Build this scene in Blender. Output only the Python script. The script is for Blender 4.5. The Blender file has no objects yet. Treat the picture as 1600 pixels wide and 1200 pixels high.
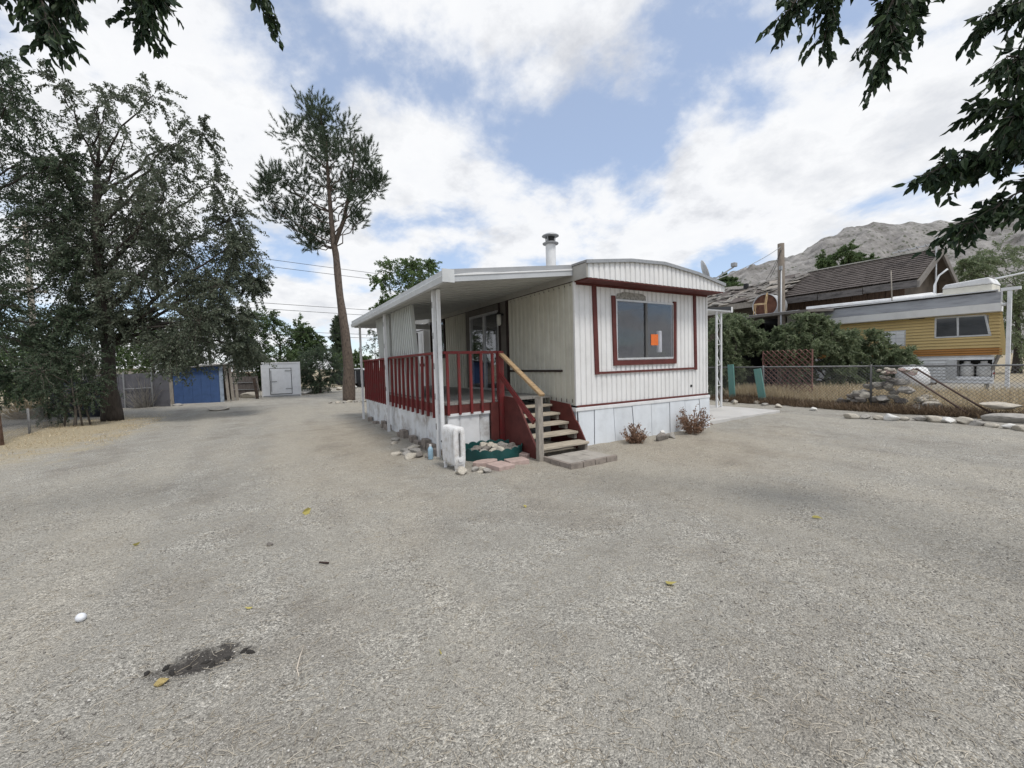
import bpy, math, random
import numpy as np
rnd = random.Random(7); rng = np.random.default_rng(11)
sc = bpy.context.scene
COL = sc.collection
R = math.radians
# ------------------------------------------------------------------ camera
YAW = R(30.8); PITCH = R(2.75); ROLL = R(1.55)
CAM = np.array([-4.714, -5.698, 1.5])
RT = np.array([math.cos(YAW), -math.sin(YAW), 0.0]); FW = np.array([math.sin(YAW), math.cos(YAW), 0.0])
from mathutils import Matrix, Vector
F = Vector(FW*math.cos(PITCH)+np.array([0, 0, -math.sin(PITCH)])); R0 = Vector(RT); U0 = R0.cross(F)
Rv = R0*math.cos(ROLL)-U0*math.sin(ROLL); Uv = R0*math.sin(ROLL)+U0*math.cos(ROLL)
cd = bpy.data.cameras.new('camera'); cam = bpy.data.objects.new('camera', cd); COL.objects.link(cam)
cd.sensor_width = 36; cd.sensor_fit = 'HORIZONTAL'; cd.lens = 36*647/1600; cd.clip_start = .05; cd.clip_end = 6000
M = Matrix.Identity(4)
for i in range(3):
    M[i][0] = Rv[i]; M[i][1] = Uv[i]; M[i][2] = -F[i]; M[i][3] = CAM[i]
cam.matrix_world = M
sc.camera = cam
# ------------------------------------------------------------------ sky and sun
SUN_EL = 62; SUN_AZ = 170      # azimuth clockwise from +Y
w = bpy.data.worlds.new('World'); sc.world = w; w.use_nodes = True
nt = w.node_tree; nt.nodes.clear()
def N(nt, t, **k):
    n = nt.nodes.new(t)
    for a, b in k.items():
        if a.startswith('i_'): n.inputs[a[2:].replace('_', ' ')].default_value = b
        else: setattr(n, a, b)
    return n
def ramp(nt, pts, interp='LINEAR'):
    n = nt.nodes.new('ShaderNodeValToRGB'); n.color_ramp.interpolation = interp
    e = n.color_ramp.elements
    while len(e) < len(pts): e.new(.5)
    for el, (p, c) in zip(e, pts):
        el.position = p; el.color = (c, c, c, 1) if not hasattr(c, '__len__') else (*c, 1)
    return n
sky = N(nt, 'ShaderNodeTexSky', sky_type='NISHITA', sun_disc=False, sun_elevation=R(SUN_EL), sun_rotation=R(SUN_AZ), altitude=900, air_density=1.0, dust_density=1.2, ozone_density=1.2)
tc = N(nt, 'ShaderNodeTexCoord'); sep = N(nt, 'ShaderNodeSeparateXYZ'); L = nt.links.new
L(tc.outputs['Generated'], sep.inputs[0])
mx = N(nt, 'ShaderNodeMath', operation='MAXIMUM'); L(sep.outputs['Z'], mx.inputs[0]); mx.inputs[1].default_value = 0
ad = N(nt, 'ShaderNodeMath', operation='ADD'); L(mx.outputs[0], ad.inputs[0]); ad.inputs[1].default_value = .30
dx = N(nt, 'ShaderNodeMath', operation='DIVIDE'); L(sep.outputs['X'], dx.inputs[0]); L(ad.outputs[0], dx.inputs[1])
dy = N(nt, 'ShaderNodeMath', operation='DIVIDE'); L(sep.outputs['Y'], dy.inputs[0]); L(ad.outputs[0], dy.inputs[1])
cmb = N(nt, 'ShaderNodeCombineXYZ'); L(dx.outputs[0], cmb.inputs[0]); L(dy.outputs[0], cmb.inputs[1])
CLW = 3.7
n1 = N(nt, 'ShaderNodeTexNoise', noise_dimensions='4D'); n1.inputs['W'].default_value = CLW
n1.inputs['Scale'].default_value = 1.9; n1.inputs['Detail'].default_value = 11; n1.inputs['Roughness'].default_value = .58; n1.inputs['Distortion'].default_value = .15
L(cmb.outputs[0], n1.inputs['Vector'])
cov = ramp(nt, [(.40, 0), (.53, 1)], 'EASE'); L(n1.outputs['Fac'], cov.inputs[0])
n2 = N(nt, 'ShaderNodeTexNoise', noise_dimensions='4D'); n2.inputs['W'].default_value = 9.1
n2.inputs['Scale'].default_value = 2.6; n2.inputs['Detail'].default_value = 7; n2.inputs['Roughness'].default_value = .62
L(cmb.outputs[0], n2.inputs['Vector'])
shade = ramp(nt, [(.34, (5.3, 5.45, 5.75)), (.48, (6.75, 6.82, 6.95)), (.56, (6.5, 6.6, 6.8)), (.68, (4.7, 4.85, 5.2))]); L(n2.outputs['Fac'], shade.inputs[0])
skb = N(nt, 'ShaderNodeMix', data_type='RGBA', blend_type='MIX'); skb.inputs[0].default_value = .30
L(sky.outputs[0], skb.inputs[6]); skb.inputs[7].default_value = (6.5, 7.6, 9.6, 1)
mixs = N(nt, 'ShaderNodeMix', data_type='RGBA'); L(cov.outputs[0], mixs.inputs[0]); L(skb.outputs[2], mixs.inputs[6]); L(shade.outputs[0], mixs.inputs[7])
bg = N(nt, 'ShaderNodeBackground'); bg.inputs['Strength'].default_value = .1; L(mixs.outputs[2], bg.inputs[0])
wo = N(nt, 'ShaderNodeOutputWorld'); L(bg.outputs[0], wo.inputs[0])
sd = bpy.data.lights.new('sun', 'SUN'); sd.energy = 1.5; sd.angle = R(14); sd.color = (1, .955, .89)
so = bpy.data.objects.new('sun', sd); COL.objects.link(so)
sv = Vector((math.sin(R(SUN_AZ))*math.cos(R(SUN_EL)), math.cos(R(SUN_AZ))*math.cos(R(SUN_EL)), math.sin(R(SUN_EL))))
so.rotation_euler = sv.to_track_quat('Z', 'Y').to_euler(); so.location = sv*60
sc.cycles.max_bounces = 6; sc.cycles.diffuse_bounces = 3; sc.cycles.transparent_max_bounces = 8
vs = sc.view_settings; vs.view_transform = 'Standard'; vs.look = 'None'; vs.exposure = .52; vs.gamma = 1; vs.use_curve_mapping = False
# ------------------------------------------------------------------ materials
MATS = {}
def mat(name, col, rough=.85, var=.18, scale=6, bump=.15, bscale=60, col2=None, streak=0, metal=0, spec=.4, grain=None):
    if name in MATS: return MATS[name]
    m = bpy.data.materials.new(name); m.use_nodes = True; t = m.node_tree; l = t.links.new
    p = t.nodes['Principled BSDF']; p.inputs['Roughness'].default_value = rough; p.inputs['Metallic'].default_value = metal
    p.inputs['Specular IOR Level'].default_value = spec
    tc = N(t, 'ShaderNodeTexCoord'); src = tc.outputs['Object']
    if grain:
        mp = N(t, 'ShaderNodeMapping'); mp.inputs['Scale'].default_value = grain; l(src, mp.inputs[0]); src = mp.outputs[0]
    a = N(t, 'ShaderNodeTexNoise'); a.inputs['Scale'].default_value = scale; a.inputs['Detail'].default_value = 6; a.inputs['Roughness'].default_value = .65; l(src, a.inputs['Vector'])
    c2 = col2 if col2 else tuple(max(0, c*(1-2.2*var)) for c in col)
    c3 = tuple(min(1, c*(1+var*.8)) for c in col)
    rp = ramp(t, [(.3, c2), (.52, col), (.75, c3)]); l(a.outputs['Fac'], rp.inputs[0]); out = rp.outputs[0]
    if streak:
        mp2 = N(t, 'ShaderNodeMapping'); mp2.inputs['Scale'].default_value = (2.5, 2.5, .6); l(tc.outputs['Object'], mp2.inputs[0])
        s = N(t, 'ShaderNodeTexNoise'); s.inputs['Scale'].default_value = 1.6; s.inputs['Detail'].default_value = 5; l(mp2.outputs[0], s.inputs['Vector'])
        r2 = ramp(t, [(.42, (.42, .38, .32)), (.6, (1, 1, 1))]); l(s.outputs['Fac'], r2.inputs[0])
        mm = N(t, 'ShaderNodeMix', data_type='RGBA', blend_type='MULTIPLY'); mm.inputs[0].default_value = streak*.35; l(out, mm.inputs[6]); l(r2.outputs[0], mm.inputs[7]); out = mm.outputs[2]
    l(out, p.inputs['Base Color'])
    if bump:
        b = N(t, 'ShaderNodeTexNoise'); b.inputs['Scale'].default_value = bscale; b.inputs['Detail'].default_value = 4; l(src, b.inputs['Vector'])
        bp = N(t, 'ShaderNodeBump'); bp.inputs['Strength'].default_value = bump; bp.inputs['Distance'].default_value = .01; l(b.outputs['Fac'], bp.inputs['Height']); l(bp.outputs[0], p.inputs['Normal'])
    MATS[name] = m; return m
def leafmat(name, c1, c2, c3, trans=.3, rough=.6):
    m = bpy.data.materials.new(name); m.use_nodes = True; t = m.node_tree; l = t.links.new
    p = t.nodes['Principled BSDF']; p.inputs['Roughness'].default_value = rough; p.inputs['Specular IOR Level'].default_value = .3
    g = N(t, 'ShaderNodeNewGeometry'); rp = ramp(t, [(0, c1), (.55, c2), (1, c3)]); l(g.outputs['Random Per Island'], rp.inputs[0])
    l(rp.outputs[0], p.inputs['Base Color'])
    tr = N(t, 'ShaderNodeBsdfTranslucent'); l(rp.outputs[0], tr.inputs[0])
    mx = N(t, 'ShaderNodeMixShader'); mx.inputs[0].default_value = trans; l(p.outputs[0], mx.inputs[1]); l(tr.outputs[0], mx.inputs[2])
    l(mx.outputs[0], t.nodes['Material Output'].inputs[0]); MATS[name] = m; return m
def glassmat(name, tint=.55, refl=1.6):
    m = bpy.data.materials.new(name); m.use_nodes = True; t = m.node_tree; l = t.links.new; t.nodes.remove(t.nodes['Principled BSDF'])
    tr = N(t, 'ShaderNodeBsdfTransparent'); tr.inputs[0].default_value = (tint, tint, tint*1.02, 1)
    gl = N(t, 'ShaderNodeBsdfGlossy'); gl.inputs['Roughness'].default_value = .02; gl.inputs[0].default_value = (.95, .97, 1, 1)
    lw = N(t, 'ShaderNodeLayerWeight'); lw.inputs[0].default_value = .5
    pw = N(t, 'ShaderNodeMath', operation='POWER'); l(lw.outputs['Facing'], pw.inputs[0]); pw.inputs[1].default_value = 4.
    fr = N(t, 'ShaderNodeMath', operation='MULTIPLY_ADD'); l(pw.outputs[0], fr.inputs[0]); fr.inputs[1].default_value = .7; fr.inputs[2].default_value = refl
    mx = N(t, 'ShaderNodeMixShader'); l(fr.outputs[0], mx.inputs[0]); l(tr.outputs[0], mx.inputs[1]); l(gl.outputs[0], mx.inputs[2])
    l(mx.outputs[0], t.nodes['Material Output'].inputs[0]); MATS[name] = m; return m
white = mat('white_siding_paint', (.78, .78, .775), .5, .04, 3, .04, 30, streak=.2)
cream = mat('cream_siding_paint', (.60, .59, .51), .55, .05, 3, .04, 30, streak=.28)
wpaint = mat('white_paint', (.76, .77, .78), .6, .07, 5, .12, 60, streak=.25)
skirtm = mat('skirting_paint', (.70, .74, .78), .6, .06, 2.5, .1, 25, streak=.3)
skirtold = mat('worn_skirting_paint', (.68, .70, .72), .75, .12, 3, .25, 40, col2=(.34, .31, .28), streak=.6)
alum = mat('aluminium', (.55, .56, .57), .45, .08, 8, .05, 60, metal=.3)
awn = mat('awning_enamel', (.60, .62, .63), .5, .05, 3, .04, 40, streak=.2)
soff = mat('awning_soffit', (.50, .51, .49), .6, .05, 2, .04, 30)
roofm = mat('roof_metal', (.30, .30, .30), .6, .15, 4, .1, 40)
redm = mat('dark_red_paint', (.115, .028, .024), .7, .16, 7, .15, 50)
redb = mat('baluster_red_paint', (.165, .022, .022), .65, .2, 9, .15, 60, col2=(.12, .04, .035))
darkt = mat('dark_brown_trim', (.03, .018, .016), .7, .15, 6, .1, 50)
taupe = mat('taupe_panel', (.17, .155, .14), .75, .1, 5, .1, 40)
deckm = mat('deck_boards', (.27, .26, .24), .85, .15, 5, .2, 50, grain=(8, 1, 8))
woodg = mat('grey_weathered_wood', (.33, .30, .26), .9, .2, 6, .4, 40, grain=(6, 6, 1))
woodt = mat('tan_weathered_wood', (.36, .25, .14), .85, .2, 6, .3, 40, grain=(1, 6, 6))
tread = mat('tread_wood', (.44, .39, .31), .9, .2, 5, .3, 40, grain=(1, 8, 8))
bark = mat('tree_bark', (.06, .05, .043), .95, .3, 9, 1., 18, grain=(3, 3, .5))
pinebark = mat('pine_bark', (.135, .105, .085), .95, .3, 9, 1., 16, grain=(2, 2, .8))
twigm = mat('twig_bark', (.11, .095, .08), .9, .2, 20, 0)
conc = mat('concrete', (.52, .51, .49), .9, .08, 2, .2, 50)
rockm = mat('grey_rock', (.36, .34, .31), .9, .22, 5, .6, 18)
rockp = mat('pale_rock', (.50, .46, .39), .9, .18, 6, .6, 18)
rockd = mat('dark_rock', (.22, .20, .18), .9, .25, 5, .6, 18)
rockw = mat('white_rock', (.70, .69, .66), .9, .1, 5, .5, 18)
pinkp = mat('pink_paver', (.44, .335, .30), .9, .12, 12, .3, 80)
brickm = mat('brown_block', (.26, .225, .195), .9, .2, 9, .4, 50)
green = mat('green_plastic', (.012, .075, .072), .5, .15, 8, .05, 40)
gsteel = mat('galvanised_steel', (.36, .37, .38), .5, .1, 20, 0, metal=.5)
black = mat('black_plastic', (.012, .012, .013), .5, .1, 10, 0)
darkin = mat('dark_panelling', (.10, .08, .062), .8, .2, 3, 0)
glass = glassmat('window_glass', .93, .06)
glassd = glassmat('door_glass', .85, .06)
leaf_elm = leafmat('elm_leaf', (.065, .085, .055), (.125, .15, .105), (.21, .235, .175), .42, .5)
leaf_dark = leafmat('dark_leaf', (.045, .07, .042), (.085, .12, .075), (.14, .18, .115), .42)
leaf_mid = leafmat('mid_leaf', (.06, .105, .042), (.11, .165, .07), (.17, .225, .11), .45)
leaf_bright = leafmat('bright_leaf', (.065, .115, .04), (.125, .19, .07), (.19, .25, .11), .4)
leaf_grey = leafmat('grey_green_leaf', (.10, .14, .07), (.19, .235, .13), (.28, .32, .20), .5)
leaf_pine = leafmat('pine_needle', (.05, .08, .05), (.095, .13, .08), (.14, .175, .115), .35)
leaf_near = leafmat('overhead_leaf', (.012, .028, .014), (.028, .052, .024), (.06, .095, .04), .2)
leaf_dead = leafmat('dead_leaf', (.13, .075, .045), (.22, .13, .085), (.34, .22, .15), .2)
strawm = leafmat('dry_grass', (.42, .34, .215), (.60, .50, .34), (.76, .67, .49), .4)
# ------------------------------------------------------------------ helpers
def link(name, me, m, parent=None):
    o = bpy.data.objects.new(name, me); COL.objects.link(o)
    if m is not None and len(me.materials) == 0: me.materials.append(m)
    if parent: o.parent = parent
    return o
def tag(o, label=None, cat=None, group=None, kind=None):
    if label: o['label'] = label
    if cat: o['category'] = cat
    if group: o['group'] = group
    if kind: o['kind'] = kind
    return o
def thing(name, label, cat, loc=(0, 0, 0), rz=0, group=None):
    o = bpy.data.objects.new(name, None); COL.objects.link(o); o.location = loc; o.rotation_euler = (0, 0, rz); o.empty_display_size = .2
    return tag(o, label, cat, group)
def mesh_np(name, v, f, smooth=False):
    v = np.asarray(v, np.float32).reshape(-1, 3); f = np.asarray(f, np.int32); k = f.shape[1]
    me = bpy.data.meshes.new(name); me.vertices.add(len(v)); me.vertices.foreach_set('co', v.ravel())
    me.loops.add(f.size); me.loops.foreach_set('vertex_index', f.ravel()); me.polygons.add(len(f))
    me.polygons.foreach_set('loop_start', np.arange(0, f.size, k, dtype=np.int32))
    if smooth: me.polygons.foreach_set('use_smooth', np.ones(len(f), bool))
    me.update(calc_edges=True); me.validate(); return me
class MB:
    def __init__(s): s.v = []; s.f = []
    def hexa(s, p):
        b = len(s.v); s.v += [tuple(q) for q in p]
        s.f += [(b+3, b+2, b+1, b), (b+4, b+5, b+6, b+7)]+[(b+i, b+(i+1) % 4, b+4+(i+1) % 4, b+4+i) for i in range(4)]; return s
    def box(s, x0, x1, y0, y1, z0, z1):
        return s.hexa([(x0, y0, z0), (x1, y0, z0), (x1, y1, z0), (x0, y1, z0), (x0, y0, z1), (x1, y0, z1), (x1, y1, z1), (x0, y1, z1)])
    def bar(s, a, b, w, h, up=(0, 0, 1)):
        a = Vector(a); b = Vector(b); d = (b-a).normalized(); sd = d.cross(Vector(up))
        sd = sd.normalized() if sd.length > 1e-4 else Vector((1, 0, 0)); u = sd.cross(d)
        q = []
        for c in (a, b): q += [c-sd*w/2-u*h/2, c+sd*w/2-u*h/2, c+sd*w/2+u*h/2, c-sd*w/2+u*h/2]
        return s.hexa(q)
    def prism(s, poly, axis, a0, a1):
        # poly in the other two axes; axis 'x': (y,z); 'y': (x,z); 'z': (x,y)
        n = len(poly); b = len(s.v)
        for a in (a0, a1):
            for p, q in poly: s.v.append({'x': (a, p, q), 'y': (p, a, q), 'z': (p, q, a)}[axis])
        s.f += [tuple(range(b+n-1, b-1, -1)), tuple(range(b+n, b+2*n))]+[(b+i, b+(i+1) % n, b+n+(i+1) % n, b+n+i) for i in range(n)]; return s
    def tube(s, pts, rad, n=8, cap=True):
        pts = [Vector(p) for p in pts]; b0 = len(s.v)
        rad = rad if hasattr(rad, '__len__') else [rad]*len(pts); ref = None
        for i, p in enumerate(pts):
            d = (pts[min(i+1, len(pts)-1)]-pts[max(i-1, 0)]).normalized()
            if ref is None: ref = d.orthogonal().normalized()
            sx = (ref-d*ref.dot(d)).normalized(); ref = sx; sy = d.cross(sx)
            for k in range(n):
                a = 2*math.pi*k/n; s.v.append(tuple(p+(sx*math.cos(a)+sy*math.sin(a))*rad[i]))
        for i in range(len(pts)-1):
            for k in range(n):
                b = b0+i*n; s.f.append((b+k, b+(k+1) % n, b+n+(k+1) % n, b+n+k))
        if cap: s.f += [tuple(range(b0+n-1, b0-1, -1)), tuple(range(b0+(len(pts)-1)*n, b0+len(pts)*n))]
        return s
    def lathe(s, c, prof, n=20):
        b0 = len(s.v)
        for r, z in prof:
            for k in range(n):
                a = 2*math.pi*k/n; s.v.append((c[0]+r*math.cos(a), c[1]+r*math.sin(a), c[2]+z))
        for i in range(len(prof)-1):
            for k in range(n): b = b0+i*n; s.f.append((b+k, b+(k+1) % n, b+n+(k+1) % n, b+n+k))
        s.f += [tuple(range(b0+n-1, b0-1, -1)), tuple(range(b0+(len(prof)-1)*n, b0+len(prof)*n))]; return s
    def quad(s, a, b, c, d):
        n = len(s.v); s.v += [tuple(a), tuple(b), tuple(c), tuple(d)]; s.f.append((n, n+1, n+2, n+3)); return s
    def me(s, name, smooth=False):
        m = bpy.data.meshes.new(name); m.from_pydata(s.v, [], s.f); m.update()
        if smooth: m.polygons.foreach_set('use_smooth', np.ones(len(m.polygons), bool))
        return m
    def build(s, name, m, parent=None, smooth=False, bevel=0):
        o = link(name, s.me(name, smooth), m, parent)
        if bevel:
            b = o.modifiers.new('bevel', 'BEVEL'); b.width = bevel; b.segments = 2; b.limit_method = 'ANGLE'
        return o
def box(name, m, parent, *a, bevel=0): return MB().box(*a).build(name, m, parent, bevel=bevel)
def corr(name, m, parent, axis, pos, a0, a1, z0, z1, out, openings=(), pitch=.1, dep=.02, zprof=None, groove=(.6, .7, .9)):
    """corrugated sheet: ribs vertical; axis 'x' runs along x at y=pos, 'y' along y at x=pos; out = +-1 outward"""
    br = set()
    k = 0
    while a0+k*pitch < a1:
        for fr in (0,)+groove: br.add(round(a0+(k+fr)*pitch, 5))
        k += 1
    br = {b for b in br if b < a1} | {a0, a1}
    for o in openings: br |= {o[0], o[1]}
    br = sorted(br)
    def off(a):
        t = ((a-a0)/pitch) % 1.0; g0, g1, g2 = groove
        if t <= g0+1e-6: return 0
        if t < g1: return -dep*(t-g0)/(g1-g0)
        if t <= g2+1e-6: return -dep
        return -dep*(1-t)/(1-g2)
    mb = MB()
    for p, q in zip(br, br[1:]):
        if q-p < 1e-5: continue
        mid = (p+q)/2; zs = [(z0, None)]
        ivs = [(z0, z1)]
        for o in openings:
            if o[0] < mid < o[1]:
                nv = []
                for s_, e_ in ivs:
                    if s_ < o[2]: nv.append((s_, min(e_, o[2])))
                    if e_ > o[3]: nv.append((max(s_, o[3]), e_))
                ivs = nv
        for s_, e_ in ivs:
            tp = zprof(p) if zprof and e_ == z1 else e_; tq = zprof(q) if zprof and e_ == z1 else e_
            P = pos+out*off(p+1e-7); Q = pos+out*off(q-1e-7)
            if axis == 'x': mb.quad((p, P, s_), (q, Q, s_), (q, Q, tq), (p, P, tp))
            else: mb.quad((P, p, s_), (Q, q, s_), (Q, q, tq), (P, p, tp))
    o = mb.build(name, m, parent)
    md = o.modifiers.new('sheet', 'SOLIDIFY'); md.thickness = .004; md.offset = 0
    return o
# gentle relief of the yard
HOLE = (-5.07, -3.02)
def gz(x, y):
    x = np.asarray(x, float); y = np.asarray(y, float)
    z = .010*np.sin(x*1.3+.7*y)+.008*np.sin(2.1*y-.8*x+1)+.005*np.sin(5.3*x+3.1*y)+.004*np.sin(7.7*y-4.1*x)+.003*np.sin(17*x+5*y)+.003*np.sin(15*y-9*x)
    # old shallow dig in the near gravel
    cx, cy = x-HOLE[0], y-HOLE[1]
    a = cx*FW[0]+cy*FW[1]; b = cx*RT[0]+cy*RT[1]
    a, b = a*.92-b*.38, b*.92+a*.38
    d = (a/.10)**2+(b/.24)**2
    z = z-.045*np.exp(-d)+.012*np.exp(-((a+.13)/.08)**2-(b/.22)**2)
    # ruts of the drive
    return z
def G(x, y): return float(gz(x, y))
# ------------------------------------------------------------------ ground
def axis_pts(c, near, far, n0, n1):
    a = np.linspace(-near, near, n0); t = np.linspace(0, 1, n1)[1:]
    o = near+(far-near)*t**4+t*3
    return np.concatenate([-(o[::-1]), a, o])+c
gx = axis_pts(-3, 9, 3000, 260, 60); gy = axis_pts(-1, 9, 3000, 260, 60)
X, Y = np.meshgrid(gx, gy, indexing='ij'); Z = gz(X, Y)
far = np.hypot(X+3, Y+1) > 60; Z[far] = 0
ny = len(gy); idx = np.arange(len(gx)*ny).reshape(len(gx), ny)
fc = np.stack([idx[:-1, :-1], idx[1:, :-1], idx[1:, 1:], idx[:-1, 1:]], -1).reshape(-1, 4)
gm = bpy.data.materials.new('gravel_yard'); gm.use_nodes = True
def ground_mat(m):
    t = m.node_tree; l = t.links.new; p = t.nodes['Principled BSDF']; p.inputs['Roughness'].default_value = .95; p.inputs['Specular IOR Level'].default_value = .2
    tc = N(t, 'ShaderNodeTexCoord'); P = tc.outputs['Object']
    def noise(s, d=5, r=.6, v=P):
        n = N(t, 'ShaderNodeTexNoise'); n.inputs['Scale'].default_value = s; n.inputs['Detail'].default_value = d; n.inputs['Roughness'].default_value = r; l(v, n.inputs['Vector']); return n.outputs['Fac']
    def mix(f, a, b, mode='MIX'):
        n = N(t, 'ShaderNodeMix', data_type='RGBA', blend_type=mode)
        (l(f, n.inputs[0]) if not isinstance(f, float) else setattr(n.inputs[0], 'default_value', f))
        for s, x in ((6, a), (7, b)):
            if isinstance(x, tuple): n.inputs[s].default_value = (*x, 1)
            else: l(x, n.inputs[s])
        return n.outputs[2]
    def math_(op, a, b):
        n = N(t, 'ShaderNodeMath', operation=op)
        for i, x in enumerate((a, b)):
            if isinstance(x, (int, float)): n.inputs[i].default_value = x
            else: l(x, n.inputs[i])
        return n.outputs[0]
    def rp(f, pts):
        n = ramp(t, pts); l(f, n.inputs[0]); return n.outputs[0]
    def dist(c, sx, sy):
        mp = N(t, 'ShaderNodeMapping'); mp.inputs['Location'].default_value = (-c[0]/sx, -c[1]/sy, 0); mp.inputs['Scale'].default_value = (1/sx, 1/sy, 0); l(P, mp.inputs[0])
        ln = N(t, 'ShaderNodeVectorMath', operation='LENGTH'); l(mp.outputs[0], ln.inputs[0]); return ln.outputs['Value']
    big = noise(.35, 4); med = noise(2.2, 6, .65); fine = noise(38, 4, .7)
    grav = mix(rp(med, [(.3, 0), (.7, 1)]), (.315, .30, .265), (.415, .40, .36))
    dirt = mix(rp(med, [(.3, 0), (.7, 1)]), (.345, .308, .25), (.43, .39, .32))
    dm = dist((1.2, -1.2), 4.2, 2.6); dm2 = dist((-3.4, 3.5), 1.6, 6)
    dmin = math_('MINIMUM', dm, dm2)
    dfac = rp(math_('ADD', dmin, math_('MULTIPLY', math_('SUBTRACT', noise(.8, 6, .65), .5), 1.8)), [(.35, .9), (1.5, .12)])
    base = mix(dfac, grav, dirt)
    soil = rp(noise(1.15, 6, .62), [(.5, 0), (.68, .55)])
    base = mix(soil, base, (.235, .212, .18))
    # strips of fines where wheels run
    mpw = N(t, 'ShaderNodeMapping'); mpw.inputs['Rotation'].default_value = (0, 0, R(18)); mpw.inputs['Scale'].default_value = (.55, .09, 1); l(P, mpw.inputs[0])
    wv = noise(1.0, 4, .55, mpw.outputs[0])
    base = mix(math_('MULTIPLY', rp(wv, [(.47, 0), (.60, 1)]), .7), base, (.43, .40, .34))
    # stones: cell colours
    vo = N(t, 'ShaderNodeTexVoronoi'); vo.inputs['Scale'].default_value = 105; l(P, vo.inputs['Vector'])
    vo2 = N(t, 'ShaderNodeTexVoronoi'); vo2.inputs['Scale'].default_value = 210; l(P, vo2.inputs['Vector'])
    sp = N(t, 'ShaderNodeSeparateColor'); l(vo.outputs['Color'], sp.inputs[0]); sp2 = N(t, 'ShaderNodeSeparateColor'); l(vo2.outputs['Color'], sp2.inputs[0])
    cell = rp(sp.outputs[0], [(0, .42), (.35, .78), (.7, 1.08), (1, 1.62)]); cell2 = rp(sp2.outputs[0], [(0, .6), (.6, 1.0), (1, 1.45)])
    stony = rp(math_('ADD', med, math_('MULTIPLY', dfac, -.16)), [(.38, .15), (.62, 1)])
    base2 = mix(stony, base, mix(1.0, base, cell, 'MULTIPLY')); base2 = mix(.75, base2, mix(1.0, base2, cell2, 'MULTIPLY'))
    # straw under the left trees
    sx = N(t, 'ShaderNodeSeparateXYZ'); l(P, sx.inputs[0])
    sm = math_('ADD', dist((-9.4, 9.6), 2.0, 6.0), math_('MULTIPLY', math_('SUBTRACT', noise(1.6, 7, .7), .5), 2.2))
    straw = mix(fine, (.30, .25, .16), (.56, .47, .31))
    base2 = mix(rp(sm, [(.4, .8), (1.25, 0)]), base2, straw)
    # ground beyond the yard: dry earth
    out = rp(dist((0, 5), 28, 28), [(.85, 0), (1.1, 1)])
    base2 = mix(out, base2, mix(big, (.30, .25, .17), (.42, .36, .26)))
    # damp dark soil in the dig
    mp = N(t, 'ShaderNodeMapping'); mp.vector_type = 'TEXTURE'; mp.inputs['Location'].default_value = (HOLE[0], HOLE[1], 0); mp.inputs['Rotation'].default_value = (0, 0, -YAW+R(22)); mp.inputs['Scale'].default_value = (.27, .13, 1); l(P, mp.inputs[0])
    sv2 = N(t, 'ShaderNodeSeparateXYZ'); l(mp.outputs[0], sv2.inputs[0])
    cv = N(t, 'ShaderNodeCombineXYZ'); l(sv2.outputs[0], cv.inputs[0]); l(sv2.outputs[1], cv.inputs[1])
    ln = N(t, 'ShaderNodeVectorMath', operation='LENGTH'); l(cv.outputs[0], ln.inputs[0])
    hm = rp(math_('ADD', ln.outputs['Value'], math_('MULTIPLY', math_('SUBTRACT', noise(14, 5, .7), .5), 2.2)), [(.5, .92), (1.15, 0)])
    base2 = mix(hm, base2, (.05, .045, .042))
    l(base2, p.inputs['Base Color'])
    h = math_('ADD', math_('MULTIPLY', vo.outputs['Distance'], -1.0), math_('MULTIPLY', fine, .9))
    bp = N(t, 'ShaderNodeBump'); bp.inputs['Strength'].default_value = .75; bp.inputs['Distance'].default_value = .012; l(h, bp.inputs['Height'])
    bp2 = N(t, 'ShaderNodeBump'); bp2.inputs['Strength'].default_value = .5; bp2.inputs['Distance'].default_value = .06; l(noise(6, 5, .65), bp2.inputs['Height']); l(bp.outputs[0], bp2.inputs['Normal'])
    l(bp2.outputs[0], p.inputs['Normal'])
ground_mat(gm)
go = link('ground', mesh_np('ground', np.stack([X, Y, Z], -1), fc, True), gm); tag(go, kind='structure')
# rocky mountain to the right, in camera-aligned right/forward metres
def HR(px): return 569-.0271*(px-800)
def at(r, d, z=0): return CAM*np.array([1, 1, 0])+RT*r+FW*d+np.array([0, 0, z])
def vnoise(x, y, seed):
    def h(i, j): return np.modf(np.abs(np.sin(i*127.1+j*311.7+seed*74.7)*43758.5453))[0]
    xi, yi = np.floor(x), np.floor(y); fx, fy = x-xi, y-yi; fx = fx*fx*(3-2*fx); fy = fy*fy*(3-2*fy)
    return (h(xi, yi)*(1-fx)+h(xi+1, yi)*fx)*(1-fy)+(h(xi, yi+1)*(1-fx)+h(xi+1, yi+1)*fx)*fy
def fbm(x, y, seed, o=5):
    s = 0; a = .5
    for k in range(o): s = s+a*vnoise(x*2**k, y*2**k, seed+k); a *= .5
    return s
D0 = 720.
rp_ = [(900, 500), (1000, 462), (1060, 445), (1130, 432), (1165, 416), (1200, 405), (1250, 390), (1290, 367), (1330, 352), (1365, 347), (1440, 349), (1490, 347), (1540, 340), (1600, 328), (1800, 300), (2400, 260)]
rr_ = np.array([(px-800)/647*D0 for px, py in rp_]); rh_ = np.array([(HR(px)-py)/647*D0 for px, py in rp_])
mr = np.linspace(60, 1900, 330); mdp = np.concatenate([np.linspace(230, D0, 130), np.linspace(D0+12, D0+500, 30)])
RR, DD = np.meshgrid(mr, mdp, indexing='ij')
ridge = np.interp(RR*D0/np.maximum(DD, 1), rr_, rh_)
t_ = np.clip((DD-230)/(D0-230), 0, 1); prof = np.where(DD <= D0, t_**1.15, 1-.6*(DD-D0)/500)
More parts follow.
